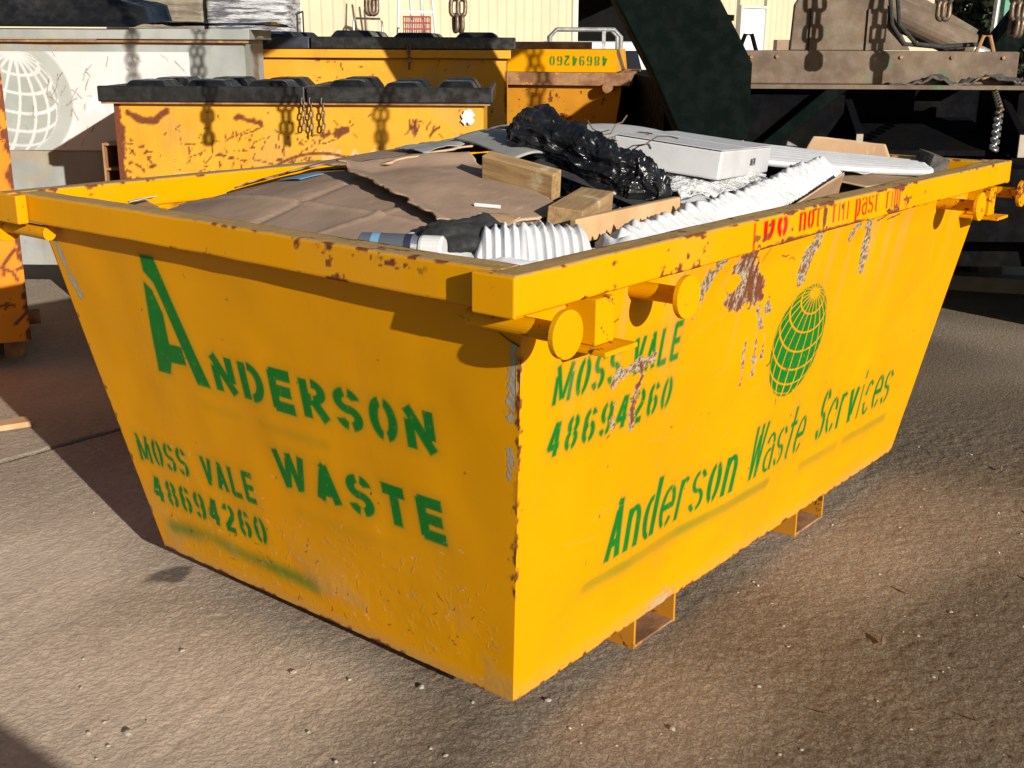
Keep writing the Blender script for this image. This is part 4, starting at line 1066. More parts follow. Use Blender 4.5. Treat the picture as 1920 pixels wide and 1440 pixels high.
# link chain helper
def link_mesh(name, ln_, wd, r, mat, n=20):
    R = wd / 2 - r; S = ln_ / 2 - wd / 2
    pts = []
    for k in range(n):
        a = 2 * math.pi * k / n
        pts.append((R * math.cos(a), 0, R * math.sin(a) + (S if math.sin(a) > 1e-6 else -S if math.sin(a) < -1e-6 else 0)))
    g = MB().tube(pts, r, 8, True)
    me = bpy.data.meshes.new(name)
    me.from_pydata([tuple(v) for v in g.V], [], g.F)
    me.polygons.foreach_set('use_smooth', [True] * len(me.polygons))
    me.materials.append(mat)
    return me
def chain(parent_or_none, name, s, t, ztop, zbot, ln_, wd, r, mat, label=None, cat=None, group=None, strands=1, gap=.05, part=False):
    me = link_mesh('link', ln_, wd, r, mat)
    pitch = ln_ - 2 * r - .002
    if part:
        root = parent_or_none
        base = Vector((s - root['_s'], t - root['_t'], 0))
    else:
        root = yempty(name, s, t, label, cat, group, 0)
        root.location.z = zbot
        base = Vector((0, 0, -zbot))
    for st in range(strands):
        off = (st - (strands - 1) / 2) * gap
        z = ztop - ln_ / 2
        k = 0
        while z > zbot + ln_ * .5 - (pitch if strands > 1 and False else 0):
            o = bpy.data.objects.new('chain_link', me)
            COL.objects.link(o)
            o.parent = root
            conv = max(0, 1 - (z - zbot) / (ln_ * 4)) if strands > 1 else 0
            o.location = base + Vector((off * (1 - .75 * conv), 0, z))
            o.rotation_euler = (0, rng.normal(0, .06), math.pi / 2 * (k % 2) + .5 + rng.normal(0, .12))
            z -= pitch
            k += 1
    return root

# --- scratched yellow bin with black ribbed lids
SB = yempty('lidded_waste_bin', -1.10, 6.55, 'scratched yellow steel bin with black ribbed lids behind the skip', 'waste bin')
so = (-1.10, 6.55, 0)
def scr(at, U, V):
    j = fbm(U * 30, V * 30, o=4, seed=601) - .5
    r = at['rust']
    strokes(r, U, V, 90, (-1.75, -1.0, .84, 1.12), .008, .045, .0032, 611, (1.35, .35), .15)
    strokes(r, U, V, 60, (-1.7, -.9, .85, 1.14), .02, .13, .0030, 612, (.08, .15), .14)
    strokes(r, U, V, 60, (-2.0, -.25, .7, 1.27), .006, .035, .0040, 613)
    strokes(r, U, V, 40, (-2.04, -1.88, .7, 1.12), .008, .035, .007, 614, (0, .5), .3)
    strokes(r, U, V, 9, (-.55, -.42, 1.12, 1.17), .04, .07, .007, 615, (1.4, .15), .2)
    r[:] = np.maximum(r, sstep(.006, -.004, segd(U, V, [(-1.98, 1.24), (-1.91, 1.20), (-1.84, 1.20), (-1.78, 1.255)]) - .016 + j * .02))
    r[:] = np.maximum(r, sstep(.006, -.004, segd(U, V, [(-1.42, 1.22), (-1.3, 1.19)]) - .014 + j * .03))
    r[:] = np.maximum(r, sstep(.006, -.004, segd(U, V, [(-.98, 1.13), (-.86, 1.15)]) - .017 + j * .05))
    r[:] = np.maximum(r, sstep(.012, .0, (U + 2.04) - .02 + j * .06))
    r[:] = np.maximum(r, sstep(.006, .0, np.abs(np.hypot(U + 1.0, V - .6) - .44) - .004) * (U < -.75) * (V > .85))
    w = sstep(.004, -.004, np.maximum(np.abs(U + .225) - .06, np.abs(V - 1.03) - .10) + j * .06)
    at['scrape'] = np.maximum(at['scrape'], w * .9); at['bare'] = np.maximum(at['bare'], w)
    gh = np.zeros(U.shape)
    spray(gh, U, V, text_polys('WASTE', -1.0, -.45, .96, 1.06, .22, .35), .004, 0)
    at['ghost'] = gh * .35
    at['ghost'] = np.maximum(at['ghost'], .7 * sstep(.03, -.03, np.abs(U + 1.72) - .05 - .4 * (.9 - V) + j * .1) * sstep(.95, .88, V))
    at['dirt'] = .3 * sstep(.5, .7, fbm(U * 4, V * 4, o=4, seed=621))
wall_front('front_wall', -2.05, -.155, 6.1, .16, 1.285, YEL_OLD, SB, scr)
g = MB().box(-2.05, -2.04, 6.12, 7.0, .16, 1.285).box(-.165, -.155, 6.12, 7.0, .16, 1.285).box(-2.05, -.155, 7.0, 7.01, .16, 1.285).box(-2.03, -.17, 6.13, 6.99, .16, .17)
g.build('body_shell', YEL_OLD, SB)
MB().box(-2.10, -.12, 6.06, 7.03, 1.286, 1.298).build('top_flange', RUSTY, SB)
ribbed_lid(SB, -2.10, -1.07, 6.07, 7.02, 1.305, BLKPL, 3)
ribbed_lid(SB, -1.04, -.115, 6.07, 7.02, 1.305, BLKPL, 3)
g = MB().box(-2.17, -2.055, 6.25, 6.9, .93, .942).box(-2.17, -2.055, 6.25, 6.9, 1.06, 1.072).box(-2.182, -2.171, 6.25, 6.9, .60, 1.072)
g.build('fork_sleeve', RUSTY, SB)
for a in (-1.95, -.3):
    MB().box(a - .05, a + .05, 6.2, 6.9, 0, .158).build('skid', RUSTY, SB)
MB().prism([(-.235 + (.040 if k % 5 else .026) * rng.uniform(.8, 1.05) * math.cos(k * .3307), 1.225 + (.042 if k % 7 else .022) * rng.uniform(.8, 1.1) * math.sin(k * .3307)) for k in range(19)], 6.080, 6.083).build('torn_sticker', WHITEM, SB)
for a, zb_ in ((-1.07, 1.14), (-1.03, 1.11), (-.97, 1.13)):
    chain(SB, 'lid_chain', a, 6.05, 1.325, zb_, .042, .024, .0042, CHAINM, part=True)

# --- grey bin with the white globe poster
GB = yempty('poster_waste_bin', -3.0, 7.9, 'weathered grey steel bin with white globe poster beside the scratched bin', 'waste bin')
go = (-3.0, 7.9, 0)
def gal(at, U, V):
    strokes(at['scrape'], U, V, 40, (-4.4, -1.65, .3, 1.6), .03, .2, .004, 701, (.1, .5), .2, .5)
    at['dirt'] = .5 * sstep(.5, .75, fbm(U * 3, V * 6, o=4, seed=702))
wall_front('front_wall', -4.45, -1.635, 7.3, .22, 1.60, GALV, GB, gal, .02)
MB().box(-4.45, -4.44, 7.32, 7.85, .22, 1.6).box(-1.645, -1.635, 7.32, 7.85, .22, 1.6).box(-4.45, -1.635, 7.85, 7.86, .22, 1.6).build('body_shell', GALV, GB)
MB().box(-4.5, -1.585, 7.24, 7.9, 1.602, 1.662).build('top_flange', GALV, GB, bevel=.004)
MB().box(-4.5, -1.60, 7.262, 7.292, 1.583, 1.600).build('rust_strip', RUSTY, GB)
def poster(at, U, V):
    gd_, gg_ = globe_mask(U, V, -3.12, 1.235, .335, .5, .3, .010, 8, 9)
    at['green'] = gd_ * (1 - gg_)
    ring = sstep(1.16, 1.12, np.hypot(U + 3.08, V - 1.235) / .335) * (1 - gd_) * (U > -3.1)
    at['green'] = np.maximum(at['green'], ring * .8)
    tx = np.zeros(U.shape)
    spray(tx, U, V, text_polys('ANDERSON', -2.62, -1.45, 1.16, 1.27, .2, .3), .004, 0)
    at['red'] = tx * .85
    strokes(at['scrape'], U, V, 60, (-3.4, -2.0, .95, 1.5), .02, .09, .004, 711, (1.4, .5), .3, .8)
wall_front('poster', -4.1, -1.965, 7.286, .94, 1.528, WHITEP, GB, poster, .006)
for a in (-4.2, -2.83, -1.8):
    MB().box(a - .035, a + .035, 7.36, 7.44, 0, .218).build('leg', GALV, GB)
# black tarpaulin heaped over it
gx, gy = np.meshgrid(np.linspace(-4.6, -1.45, 90), np.linspace(7.2, 7.95, 50), indexing='ij')
hz = 1.672 + np.clip(.42 - .26 * np.abs(gx + 3.45), 0, .42) * sstep(7.22, 7.45, gy) + (ridged(gx * 2.2, gy * 2.2, o=4, seed=731) - .4) * .07 * sstep(7.2, 7.5, gy)
hz = np.where(gx > -2.25, 1.668 + .05 * fbm(gx * 3, gy * 3, seed=732), hz)
o = mesh_obj('black_tarpaulin', np.stack([gx, gy, hz], -1).reshape(-1, 3), gridF(90, 50), BLKPL, None, True, solid=.004, off=(-3.0, 7.9, 1.66))
o.location = yw(-3.0, 7.9, 1.66); o.rotation_euler = (0, 0, ROTZ)
tag(o, 'black tarpaulin heaped over the grey poster bin', 'tarpaulin')

# --- taller yellow bin with navy lids
TB = yempty('lidded_waste_bin', -1.2, 8.2, 'tall yellow steel bin with navy lids standing behind the scratched bin', 'waste bin')
def tl(at, U, V):
    at['dirt'] = .45 * sstep(.45, .7, fbm(U * 3, V * 3, o=4, seed=741))
    strokes(at['rust'], U, V, 50, (-1.5, -.06, .9, 1.5), .01, .07, .004, 742)
    at['rust'] = np.maximum(at['rust'], sstep(.012, 0, -(U + .045) - .004 + (fbm(U * 20, V * 20, o=3, seed=743) - .5) * .05))
wall_front('front_wall', -2.70, -.045, 8.0, .16, 1.485, YEL_OLD, TB, tl, .01)
MB().box(-2.70, -2.69, 8.02, 9.2, .16, 1.55).box(-.055, -.045, 8.02, 9.2, .16, 1.55).box(-2.70, -.045, 9.2, 9.21, .16, 1.55).build('body_shell', YEL_OLD, TB)
MB().box(-2.72, -.02, 7.955, 8.04, 1.49, 1.545).build('top_flange', YEL_OLD, TB, bevel=.006)
ribbed_lid(TB, -2.74, -1.36, 7.98, 9.2, 1.556, NAVYPL, 3, .07, .07)
ribbed_lid(TB, -1.33, .0, 7.98, 9.2, 1.556, BLKPL, 3, .07, .07)
for a in (-2.5, -.2):
    MB().box(a - .06, a + .06, 8.1, 9.1, 0, .158).build('skid', RUSTY, TB)
chain(TB, 'lid_chain', -.69, 7.935, 1.58, 1.40, .05, .028, .005, CHAINM, part=True)
# --- orange bin at the left edge
OB = yempty('orange_waste_bin', -2.44, 5.75, 'rust-streaked orange steel bin standing left of the skip', 'waste bin')
def og(at, U, V):
    j = fbm(U * 20, V * 20, o=4, seed=751) - .5
    at['rust'] = sstep(.0, .01, .03 - (-2.44 - U) + j * .12 - .02)
    strokes(at['rust'], U, V, 30, (-2.7, -2.45, .2, 1.7), .03, .16, .010, 752, (1.5, .4), .5)
wall_front('front_wall', -3.75, -2.44, 5.75, .12, 1.78, ORANGE, OB, og, .01)
MB().box(-3.75, -3.74, 5.77, 7.2, .12, 1.78).box(-2.45, -2.44, 5.77, 7.2, .12, 1.78).box(-3.75, -2.44, 7.2, 7.21, .12, 1.78).build('body_shell', ORANGE, OB)
MB().box(-3.8, -2.40, 5.70, 7.25, 1.781, 1.84).build('top_flange', RUSTY, OB, bevel=.004)
for a in (-3.6, -2.52):
    MB().box(a - .05, a + .05, 5.9, 7.1, 0, .119).build('skid', RUSTY, OB)
MB().tube([(-2.438, 5.95, .20), (-2.38, 5.95, .20)], .04, 16).build('side_bolt', RUSTY, OB)
OB.rotation_euler.z = ROTZ + math.radians(25)
OB.location = yw(-2.46, 5.75)

# --- stacked skips: a simple open skip with tapered walls
def simple_skip(root, ln_, wd, z0, z1, tp, rim, mats, off=(0, 0, 0)):
    x, y = ln_ / 2, wd / 2
    for nm, q in (('side_wall', [(-x + tp, -y + tp * .6, z0), (x - tp, -y + tp * .6, z0), (x, -y, z1), (-x, -y, z1)]), ('side_wall', [(x - tp, y - tp * .6, z0), (-x + tp, y - tp * .6, z0), (-x, y, z1), (x, y, z1)]),
                  ('end_wall', [(-x + tp, y - tp * .6, z0), (-x + tp, -y + tp * .6, z0), (-x, -y, z1), (-x, y, z1)]), ('end_wall', [(x - tp, -y + tp * .6, z0), (x - tp, y - tp * .6, z0), (x, y, z1), (x, -y, z1)])):
        mesh_obj(nm, q, [(0, 1, 2, 3)], mats[0], root, solid=.008)
    mesh_obj('floor_plate', [(-x + tp, -y + tp * .6, z0 + .004), (x - tp, -y + tp * .6, z0 + .004), (x - tp, y - tp * .6, z0 + .004), (-x + tp, y - tp * .6, z0 + .004)], [(0, 1, 2, 3)], mats[0], root, solid=.006)
    r = .07
    for (a, b, c, d) in ((-x - r, x + r, -y - r, -y), (-x - r, x + r, y, y + r), (-x - r, -x, -y + .001, y - .001), (x, x + r, -y + .001, y - .001)):
        MB().box(a, b, c, d, z1 + .001, z1 + rim).build('rim_rail', mats[1], root, bevel=.005)
ST = empty('skip_bin', yw(-.08, 10.25), ROTZ - .16, 'dull yellow skip with rusty rim, standing behind the skip under another', 'skip bin')
simple_skip(ST, 2.1, 1.35, .12, 1.27, .16, .10, (YEL_DULL, RUSTY))
for sx in (-.5, .5):
    MB().box(sx - .08, sx + .08, -.5, .5, 0, .118).build('fork_pocket', POCKET, ST)
for sx in (-.8, .95):
    pin = MB().tube([(sx, -.74, 1.26), (sx, -.82, 1.26)], .04, 16).build('lifting_pin', RUSTY, ST)
NS = empty('skip_bin', yw(-.08, 10.25, 0), ROTZ - .16, 'upturned yellow skip with green number resting on the rusty-rimmed skip', 'skip bin')
NS.location.z = 1.372
x0, x1, y0, y1 = -.98, 1.0, -.66, .66
def ns(at, U, V):
    pp = text_polys('48694260', .47, .93, .045, .125, .2, .3)
    pp = [np.stack([1.40 - p[:, 0], .17 - p[:, 1]], 1)[::-1] for p in pp]   # the skip is upside down, so is its number
    spray(at['green'], U, V, pp, .004, 0)
nu, nv = 330, 34
Uu, Vv = np.meshgrid(np.linspace(x0, x1, nu), np.linspace(0, .17, nv), indexing='ij')
at = flat_attr(Uu.shape); ns(at, Uu, Vv)
mesh_obj('rim_band', np.stack([Uu, y0 + Vv * .12, Vv], -1).reshape(-1, 3), gridF(nu, nv), YEL, NS, True, at)
MB().hexa([(x0, y0 + .006, .0), (x1, y0 + .006, .0), (x1, y1, .0), (x0, y1, .0)], [(x0 + .02, y0 + .03, .172), (x1 - .02, y0 + .03, .172), (x1 - .02, y1 - .02, .172), (x0 + .02, y1 - .02, .172)]).build('shell', YEL, NS)
RP = yempty('rusty_plate', .53, 11.0, 'rusty steel plate lying on the upturned yellow skip', 'steel plate')
RP.location = yw(.35, 10.0, 1.546); RP.rotation_euler = (0, 0, ROTZ + .15)
mesh_obj('plate', [(-.33, -.25, .0), (.25, -.25, .0), (.25, .2, .0), (-.33, .2, .0), (-.33, -.25, .055), (.25, -.25, .055), (.25, .2, .055), (-.33, .2, .055)], MB().box(0, 1, 0, 1, 0, 1).F, RUSTY, RP, bevel=.004)

# --- white utility truck behind the stacked skips
UT = yempty('utility_truck', .95, 14.8, 'white utility truck with grey pipe rack parked behind the stacked skips', 'truck')
g = MB().hexa([(.15, 13.6, .45), (1.85, 13.6, .45), (1.85, 18.2, .45), (.15, 18.2, .45)], [(.18, 13.6, 1.0), (1.82, 13.6, 1.0), (1.82, 18.2, .95), (.18, 18.2, .95)])
g.build('body', WHITEM, UT, bevel=.03)
MB().hexa([(.2, 14.9, 1.001), (1.8, 14.9, 1.001), (1.8, 17.0, 1.001), (.2, 17.0, 1.001)], [(.36, 15.1, 1.61), (1.64, 15.1, 1.61), (1.64, 16.3, 1.61), (.36, 16.3, 1.61)]).build('cab', WHITEM, UT, bevel=.05)
MB().hexa([(.36, 14.93, 1.1), (1.64, 14.93, 1.1), (1.64, 14.96, 1.1), (.36, 14.96, 1.1)], [(.46, 15.05, 1.5), (1.54, 15.05, 1.5), (1.54, 15.10, 1.5), (.46, 15.10, 1.5)]).build('rear_window', GLASS, UT)
for sx in (.28, 1.72):
    for ty in (14.3, 17.3):
        w_ = MB().tube([(sx - .11, ty, .34), (sx + .11, ty, .34)], .34, 24).build('tyre', RUBBER, UT, bevel=.03)
        MB().tube([(sx - .118, ty, .34), (sx + .118, ty, .34)], .19, 18).build('rim', PIPE, w_, off=(.95, 14.8, 0))
g = MB()
for ty in (14.0, 14.5):
    g.tube([(.42, ty, 1.0), (.42, ty, 1.66), (.50, ty, 1.74), (1.16, ty, 1.74), (1.24, ty, 1.66), (1.24, ty, 1.0)], .024, 10)
for sx in (.55, 1.1):
    g.tube([(sx, 14.0, 1.735), (sx, 14.5, 1.735)], .02, 8)
g.build('pipe_rack', PIPE, UT)
MB().box(1.02, 1.06, 13.98, 14.02, 1.0, 1.72).build('rack_post', PIPE, UT)

# ------------------------------------------------------------------ HOIST TRUCK at the right
HT = yempty('hoist_truck', 2.2, 7.6, 'dusty brown and green hoist truck standing behind the skip', 'truck')
ho = (2.2, 7.6, 0)
# broad dark lifting arm leaning up and out of view
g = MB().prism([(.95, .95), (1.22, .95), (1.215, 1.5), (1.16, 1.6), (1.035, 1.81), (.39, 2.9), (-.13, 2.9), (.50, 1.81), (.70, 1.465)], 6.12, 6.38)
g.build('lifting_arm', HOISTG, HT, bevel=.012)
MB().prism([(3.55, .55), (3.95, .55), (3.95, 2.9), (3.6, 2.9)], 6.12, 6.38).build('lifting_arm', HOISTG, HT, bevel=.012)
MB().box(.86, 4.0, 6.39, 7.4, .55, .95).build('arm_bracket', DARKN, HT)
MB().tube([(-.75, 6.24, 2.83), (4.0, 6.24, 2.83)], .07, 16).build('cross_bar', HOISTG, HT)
for a in (-.515, -.21, .75, 2.08, 2.44):
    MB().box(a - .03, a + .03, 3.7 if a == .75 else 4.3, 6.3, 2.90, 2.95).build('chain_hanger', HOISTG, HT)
# dusty cross beam, upright plate, cylinder and raised flap
MB().box(1.215, 2.77, 6.60, 6.80, 1.385, 1.562).build('cross_beam', DUSTG, HT, bevel=.008)
pts = [(1.515, 1.563), (1.525, 1.80), (1.56, 1.86), (1.62, 1.90), (1.94, 1.90), (2.0, 1.86), (2.035, 1.78), (2.035, 1.563)]
MB().prism(pts, 6.62, 6.66).build('upright_plate', DUSTG, HT, bevel=.006)
MB().tube([(1.95, 6.95, 1.86), (2.62, 6.95, 1.58)], .085, 22).build('hydraulic_cylinder', DUSTG, HT)
MB().hexa([(1.96, 7.04, 1.90), (2.66, 7.04, 1.615), (2.66, 7.5, 1.615), (1.96, 7.5, 1.90)], [(2.08, 7.04, 2.0), (2.70, 7.04, 1.68), (2.70, 7.5, 1.68), (2.08, 7.5, 2.0)]).build('raised_flap', DUSTG, HT, bevel=.006)
MB().box(1.20, 2.85, 6.52, 6.81, 1.362, 1.384).build('sill_plate', DUSTG, HT)
for a in (1.29, 2.60):
    g = MB().tube([(a - .05, 6.66, 1.55), (a - .018, 6.66, 1.645), (a + .018, 6.66, 1.645), (a + .05, 6.66, 1.55)], .012, 8)
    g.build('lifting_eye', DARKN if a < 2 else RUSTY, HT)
for a in (1.30, 1.44, 2.12, 2.40, 2.68):
    MB().tube([(a, 6.598, 1.53), (a, 6.588, 1.53)], .010, 8).build('bolt', RUSTY, HT)
for k, a in enumerate((2.06, 2.10)):
    MB().tube([(a, 6.70, 1.86), (a + .02, 6.68, 1.70), (a + .10 + .03 * k, 6.70, 1.60), (a + .30, 6.74, 1.585), (a + .52, 6.78, 1.60)], .012, 8).build('hydraulic_hose', RUBBER, HT)
MB().tube([(2.60, 6.95, 1.588), (2.74, 6.95, 1.53)], .04, 16).build('cylinder_rod', PIPE, HT)
MB().tube([(1.93, 6.95, 1.868), (1.97, 6.95, 1.852)], .096, 20).build('cylinder_collar', DUSTG, HT)
for a in (1.62, 1.93):
    MB().box(a - .006, a + .006, 6.605, 6.619, 1.565, 1.78).build('stiffener', DUSTG, HT)
MB().prism([(2.05, 1.565), (2.20, 1.565), (2.06, 1.80), (2.045, 1.80)], 6.70, 6.73).build('angled_brace', DUSTG, HT, bevel=.004)
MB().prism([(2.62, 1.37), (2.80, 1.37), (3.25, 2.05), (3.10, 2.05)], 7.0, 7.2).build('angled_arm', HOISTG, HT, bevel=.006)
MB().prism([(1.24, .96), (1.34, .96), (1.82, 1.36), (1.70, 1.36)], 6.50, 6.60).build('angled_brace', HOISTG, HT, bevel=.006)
# dark hopper below
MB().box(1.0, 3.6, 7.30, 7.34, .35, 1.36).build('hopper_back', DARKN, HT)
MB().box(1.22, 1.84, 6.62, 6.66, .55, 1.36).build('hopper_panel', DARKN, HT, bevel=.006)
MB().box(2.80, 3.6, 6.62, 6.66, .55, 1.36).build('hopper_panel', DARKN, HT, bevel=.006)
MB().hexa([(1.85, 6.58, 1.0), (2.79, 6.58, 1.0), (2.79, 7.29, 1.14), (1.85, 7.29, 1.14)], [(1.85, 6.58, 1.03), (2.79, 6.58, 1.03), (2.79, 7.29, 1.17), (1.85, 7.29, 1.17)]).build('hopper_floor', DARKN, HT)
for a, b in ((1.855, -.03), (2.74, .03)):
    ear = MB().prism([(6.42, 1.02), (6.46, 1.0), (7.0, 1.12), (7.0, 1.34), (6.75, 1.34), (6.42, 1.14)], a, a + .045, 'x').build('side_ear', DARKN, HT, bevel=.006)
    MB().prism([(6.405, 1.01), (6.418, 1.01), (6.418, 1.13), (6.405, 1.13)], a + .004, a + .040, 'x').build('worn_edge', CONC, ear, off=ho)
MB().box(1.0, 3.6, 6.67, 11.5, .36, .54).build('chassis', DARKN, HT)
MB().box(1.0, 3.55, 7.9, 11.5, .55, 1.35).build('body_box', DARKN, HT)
for sx in (1.15, 3.4):
    for ty in (8.6, 10.2):
        MB().tube([(sx - .14, ty, .5), (sx + .14, ty, .5)], .5, 26).build('wheel', RUBBER, HT, bevel=.03)
# jagged dark ridge on the sill, standing for a rubbish heap's cast shadow
gx, gy = np.meshgrid(np.linspace(2.05, 2.8, 60), np.linspace(6.53, 6.598, 8), indexing='ij')
hz = 1.3855 + np.maximum(ridged(gx * 9, gy * 6, o=4, seed=771) - .35, 0) * .10 * sstep(2.02, 2.2, gx)
o = mesh_obj('shadow_ridge', np.stack([gx, gy, hz], -1).reshape(-1, 3) , gridF(60, 8), CHAR, None, False, solid=.01, off=(2.4, 6.56, 1.385))
o.location = yw(2.4, 6.56, 1.385); o.rotation_euler = (0, 0, ROTZ)
tag(o, 'jagged dark ridge on the hoist truck sill standing for a cast shadow', 'shadow ridge')
# green post with a bent grey pipe
GP = yempty('green_post', 3.64, 9.0, 'bright green steel post with bent grey pipe beside the hoist truck', 'post')
MB().box(3.60, 3.71, 8.96, 9.06, 0, 2.7).build('post', GREENP, GP, bevel=.006)
MB().tube([(3.56, 8.93, 2.7), (3.53, 8.93, 1.66), (3.55, 8.93, 1.57), (3.60, 8.94, 1.55)], .022, 10).build('bent_pipe', PIPE, GP)
# hanging lift chains
cg = 'lift chains hanging from the hoist'
chain(None, 'lift_chain', -.515, 4.40, 2.90, 1.655, .076, .049, .0085, CHAINM, 'shorter heavy brown lift chain hanging left of the longer one', 'chain', cg, 2, .030)
chain(None, 'lift_chain', -.210, 4.56, 2.90, 1.588, .076, .049, .0085, CHAINM, 'longer heavy brown lift chain hanging over the navy lid', 'chain', cg, 2, .044)
chain(None, 'lift_chain', .75, 3.80, 2.90, 1.84, .076, .049, .0085, CHAINM, 'heavy brown lift chain hanging high above the skip load', 'chain', cg, 2, .044)
chain(None, 'lift_chain', 2.08, 5.9, 2.90, 1.655, .105, .068, .0125, CHAINM, 'heavy brown lift chain hanging in front of the raised flap', 'chain', cg, 2, .056)
chain(None, 'lift_chain', 2.44, 5.9, 2.90, 1.615, .105, .068, .0125, CHAINM, 'heavy brown lift chain hanging in front of the green post', 'chain', cg, 2, .056)
# hook chain holding the far rim of the skip
HC = empty('hook_chain', yw(2.03, 4.98, 1.12), ROTZ, 'bright steel chain slung from the hoist truck behind the far rim of the skip', 'chain')
hm = link_mesh('link', .07, .042, .008, CHAINB)
pth = [Vector((0, 0, .06)), Vector((.27, .65, .19)), Vector((.62, 1.60, .23))]
hm2 = link_mesh('link', .07, .042, .008, CHAINM)
for k in range(25):
    f = k / 24 * 2
    i = min(int(f), 1)
    dv = pth[i + 1] - pth[i]
    o = bpy.data.objects.new('chain_link', hm if k < 9 else hm2)
    COL.objects.link(o)
    o.parent = HC
    o.location = pth[i] + dv * (f - i)
    o.rotation_euler = (dv.to_track_quat('Z', 'Y') @ Matrix.Rotation(math.pi / 2 * (k % 2) + .4, 3, 'Z').to_quaternion()).to_euler()
# timber post in the dark beside the truck
TP = yempty('timber_bollard', 3.42, 8.2, 'grey timber post with bolt hole standing in the dark by the truck', 'post')
MB().box(3.30, 3.48, 8.12, 8.30, 0.0, .72).build('post', CONC, TP, bevel=.01)
MB().tube([(3.39, 8.10, .22), (3.39, 8.121, .22)], .03, 14).build('bolt', RUSTY, TP)
TB2 = beam('sunlit_strip_bar', yw(2.55, 7.95, .05), yw(4.6, 7.30, .05), .16, .10, CONC, 'pale bar added for the sunlit strip of ground under the hoist truck')  # pale bar standing for a strip of sunlit ground
TB2['category'] = 'bar'

# unseen loaded skip added at the right to shade ground by the truck
RS = empty('skip_bin', (6.35, -1.25, 0), math.radians(4), 'unseen yellow skip heaped with rubbish, added right of the lettered skip as a shadow caster', 'skip bin')
simple_skip(RS, 2.7, 1.7, .1, 1.12, .25, .09, (YEL, YEL))
for sx in (-.5, .5):
    MB().box(sx - .09, sx + .09, -.6, .6, 0, .098).build('fork_pocket', POCKET, RS)
gx, gy = np.meshgrid(np.linspace(-1.33, 1.33, 60), np.linspace(-.83, .83, 40), indexing='ij')
hz = 1.06 + .35 * sstep(0, .5, np.minimum(1.33 - np.abs(gx), .83 - np.abs(gy))) * (ridged(gx * 2, gy * 2, o=4, seed=801))
o = mesh_obj('mixed_rubbish', np.stack([gx, gy, hz], -1).reshape(-1, 3), gridF(60, 40), HEAPM, None, False)
o.location = RS.location; o.rotation_euler = RS.rotation_euler
tag(o, 'mixed rubbish heaped in the unseen skip added to the right', 'rubbish', kind='stuff')

BS = copy_tree(RS)  # unseen skip added behind the camera to cast the camera operator's shadow
BS.location = (-3.17, -3.12, 0)
BS.rotation_euler = (0, 0, math.radians(0))
BS['label'] = 'empty yellow skip added unseen behind the camera to cast the operator shadow'
# ------------------------------------------------------------------ SHED, PALLETS, LADDER
def wl(s):
    return 24.73 + .96 * s
WA = math.atan2(.96, 1.0)
SHED = empty('cream_shed', yw(1.33, wl(1.33)), ROTZ + WA, 'long cream shed clad in ribbed sheeting with a dark open bay', 'shed')
K = math.hypot(1, .96)
def lx(s):
    return (s - 1.33) * K
def cladding(x0, x1, z0, z1):
    prof = [(0, 0), (.17, 0), (.19, -.028), (.215, -.028), (.235, 0)]
    V, F = [], []
    x = x0
    cols = []
    while x < x1:
        for a, b in prof:
            if x + a <= x1:
                cols.append((x + a, b))
        x += .25
    for (a, b) in cols:
        V += [(a, b, z0), (a, b, z1)]
    for i in range(len(cols) - 1):
        F.append((2 * i, 2 * i + 2, 2 * i + 3, 2 * i + 1))
    return mesh_obj('wall_sheeting', V, F, CREAM, SHED)
cladding(lx(-3.72), lx(1.30), 0, 4.6)
bay0, bay1 = lx(1.33), lx(4.75)
d0, d1 = lx(5.62), lx(6.36)
cladding(bay1, d0 - .06, 0, 4.6)
cladding(d1 + .06, lx(13.3), 0, 4.6)
cladding(d0 - .055, d1 + .055, 2.50, 4.6)
MB().box(d0 - .055, d1 + .055, -.02, .02, 0, .38).build('door_step', CONC, SHED)
dr = MB().box(d0, d1, .01, .05, .385, 2.43).build('door', DOORW, SHED)
MB().box(d0 - .055, d0 - .001, -.045, .06, .385, 2.495).box(d1 + .001, d1 + .055, -.045, .06, .385, 2.495).box(d0 - .0005, d1 + .0005, -.045, .06, 2.435, 2.495).build('door_frame', CREAMT, SHED)
MB().tube([(d1 - .1, .0, 1.35), (d1 - .1, -.05, 1.35), (d1 - .22, -.05, 1.35)], .014, 8).build('handle', PIPE, dr)
MB().box(bay0 - .16, bay0 - .005, -.06, .1, 0, 4.6).build('corner_trim', CREAMT, SHED)
MB().box(lx(-3.86), lx(-3.725), -.06, .1, 0, 4.6).build('corner_trim', CREAMT, SHED)
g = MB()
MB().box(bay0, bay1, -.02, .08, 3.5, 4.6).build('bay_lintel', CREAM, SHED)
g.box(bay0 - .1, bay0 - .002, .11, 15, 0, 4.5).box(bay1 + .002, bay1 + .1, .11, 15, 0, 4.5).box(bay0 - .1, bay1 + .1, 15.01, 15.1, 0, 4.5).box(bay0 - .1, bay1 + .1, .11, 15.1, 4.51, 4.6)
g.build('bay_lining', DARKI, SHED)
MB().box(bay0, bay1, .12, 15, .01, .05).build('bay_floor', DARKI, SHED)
rd = MB()
x0, x1 = lx(-5.4), lx(-3.87)
for k in range(40):
    rd.box(x0, x1, .03 + .012 * (k % 2), .09, k * .11, k * .11 + .105)
rd.build('roller_door', ROLLG, SHED)
MB().box(lx(-12), lx(-5.42), 0, .1, 0, 4.6).build('end_wall', CREAM, SHED)
rf = MB().hexa([(lx(-12), -.4, 4.62), (lx(13.4), -.4, 4.62), (lx(13.4), 16, 4.62), (lx(-12), 16, 4.62)], [(lx(-12), -.4, 4.70), (lx(13.4), -.4, 4.70), (lx(13.4), 16, 6.2), (lx(-12), 16, 6.2)])
rf.build('roof', PIPE, SHED)
